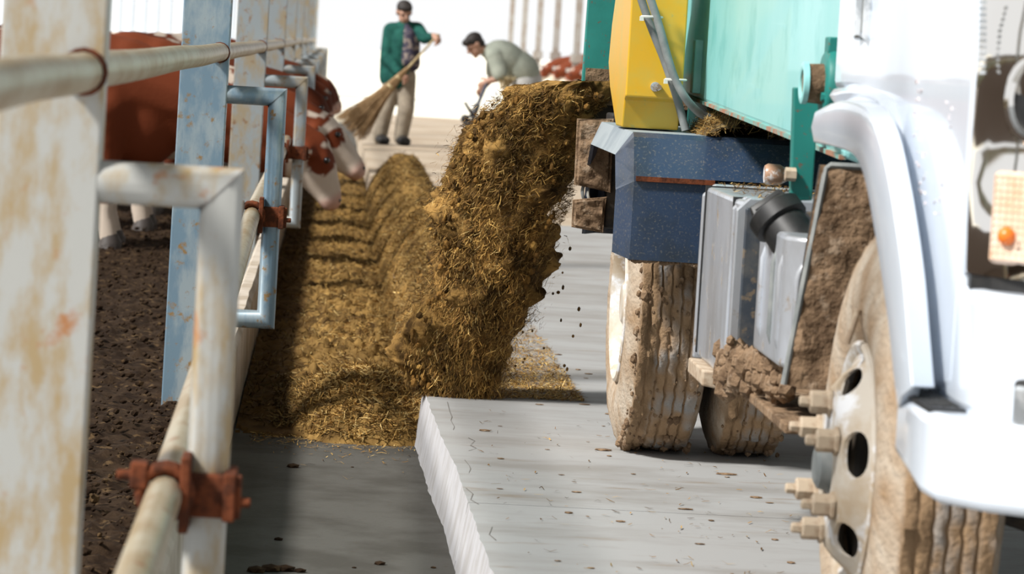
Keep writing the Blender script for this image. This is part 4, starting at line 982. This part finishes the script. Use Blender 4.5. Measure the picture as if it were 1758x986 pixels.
for s_ in ('al', 'ar'):
    a = Vector(K[s_]); body += [('c', tuple(a), .04, (a.x, a.y, .05), .04), ('c', (a.x, a.y, .05), .04, (a.x-.13, a.y-.02, .035), .03)]
piece('body', fused('body', body, .0085, 3), 'skin', p2); eyes(K['head'], ax2, p2)
sg = [('e', l2(868,100), (.24,.20,.175), Matrix.Rotation(.45, 4, 'Y')), ('e', l2(895,118), (.22,.19,.17), Matrix.Rotation(.75, 4, 'Y')), ('c', K['sl'], .095, K['sr'], .095), ('c', K['neck'], .075, K['chest'], .14),
      ('c', K['sl'], .09, tuple(Vector(K['sl']).lerp(Vector(K['el']), .85)), .085), ('c', K['sr'], .09, tuple(Vector(K['sr']).lerp(Vector(K['er']), .8)), .08)]
piece('shirt', fused('shirt', sg, .014, 3), 'sage', p2)
tr = [('c', K['pel'], .165, K['waist'], .13), ('c', K['pl'], .12, K['kl'], .09), ('c', K['kl'], .09, l2(890,238,-.10), .07), ('c', K['pr'], .12, K['kr'], .09), ('c', K['kr'], .09, l2(915,238,.10), .07)]
piece('trousers', fused('trousers', tr, .014, 3), 'paleg', p2)
for a in (K['al'], K['ar']):
    s_ = [('c', (a[0]+.02, a[1], .045), .045, (a[0]-.05, a[1], .05), .048), ('c', (a[0]-.05, a[1], .045), .044, (a[0]-.16, a[1]-.02, .036), .036)]
    piece('shoe', fused('shoe', s_, .01, 3), 'shoe', p2)
c = Vector(K['head']); r_, f_, u_2 = ax2; RM = Matrix((r_, f_, u_2)).transposed().to_4x4()
piece('hair', fused('hair', [('e', tuple(c+u_2*.052-f_*.022), (.086,.098,.080), RM), ('e', tuple(c-f_*.055-u_2*.0), (.08,.055,.08), RM), ('e', tuple(c+u_2*.078+f_*.055), (.072,.045,.038), RM)], .01, 2), 'hair', p2)
ft_, fb_ = at(838, 138, PY2-.16), at(813, 196, PY2-.30)
fk = thing('fork', fb_, 'dark short-handled fork held low by the stooping person', 'fork')
B().tube([ft_+(ft_-fb_)*.08, ft_.lerp(fb_, .6), ft_.lerp(fb_, .86)], .019, 8).out('shaft', 'toolwood', fk)
B().tube([ft_.lerp(fb_, .72), ft_.lerp(fb_, 1.0)], [.030,.038], 8).out('socket', 'tooliron', fk)
for i, (a, c) in enumerate((((808,196),(798,176)), ((812,198),(795,205)), ((815,200),(806,216)), ((818,200),(817,220)))):
    A, C = at(*a, PY2-.30), at(*c, PY2-.34); C.z = max(C.z, PLAT+.012)
    B().tube([fb_, A.lerp(fb_, .5), C], [.022,.020,.013], 6).out('tine', 'tooliron', fk)
gb = at(806, 213, PY2-.36)
# clod of black dung the fork is lifting
tag(B().ball(gb, .06, 2, (1.2,.9,.7)).ball(gb+Vector((.06,.0,-.03)), .05, 2, (1.1,1,.8)).ball(gb+Vector((-.05,0,.05)), .045, 2).out('dung_clod', 'shoe', smooth=0), 'black clod of dung lifted on the tip of the fork', 'dung')
# straw wisp in the stooping person's hand
hw_ = at(868, 142, PY2-.26); b = B()
for i in range(40):
    b.tube([hw_+Vector((random.gauss(0,.03), random.gauss(0,.02), -.06)), hw_+Vector((random.gauss(0,.05), random.gauss(0,.03), .02+random.random()*.05))], .005, 4)
tag(b.out('straw_wisp', 'bamboo', smooth=0), 'small wisp of pale straw held against the sage shirt', 'straw', kind='stuff')
# straw lying on top of the battery box
n = 420; X = rng.uniform(xa+.02, 1.28, n); Y = rng.uniform(7.0, 7.58, n)
V, Q = blades_data(np.stack([X, Y, .962+.012*rng.random(n)], 1), np.stack([rng.normal(0,1,n), rng.normal(0,1,n), rng.normal(0,.2,n)], 1), np.tile((0,0,1.),(n,1)), rng.uniform(.01,.05,n), rng.uniform(.001,.004,n), rng.normal(0,.1,n))
V[:,2] = np.maximum(V[:,2], .957)
me = bpy.data.meshes.new('straw_litter'); me.from_pydata(V.tolist(), [], Q.tolist()); me.materials.append(MT['straw']); setcol(me, np.repeat(straw_cols(n, (1,2,3,3,1,2)), 6, 0))
tag(link(bpy.data.objects.new('straw_litter', me)), 'bits of straw lying on the battery box lid', 'straw', kind='stuff')
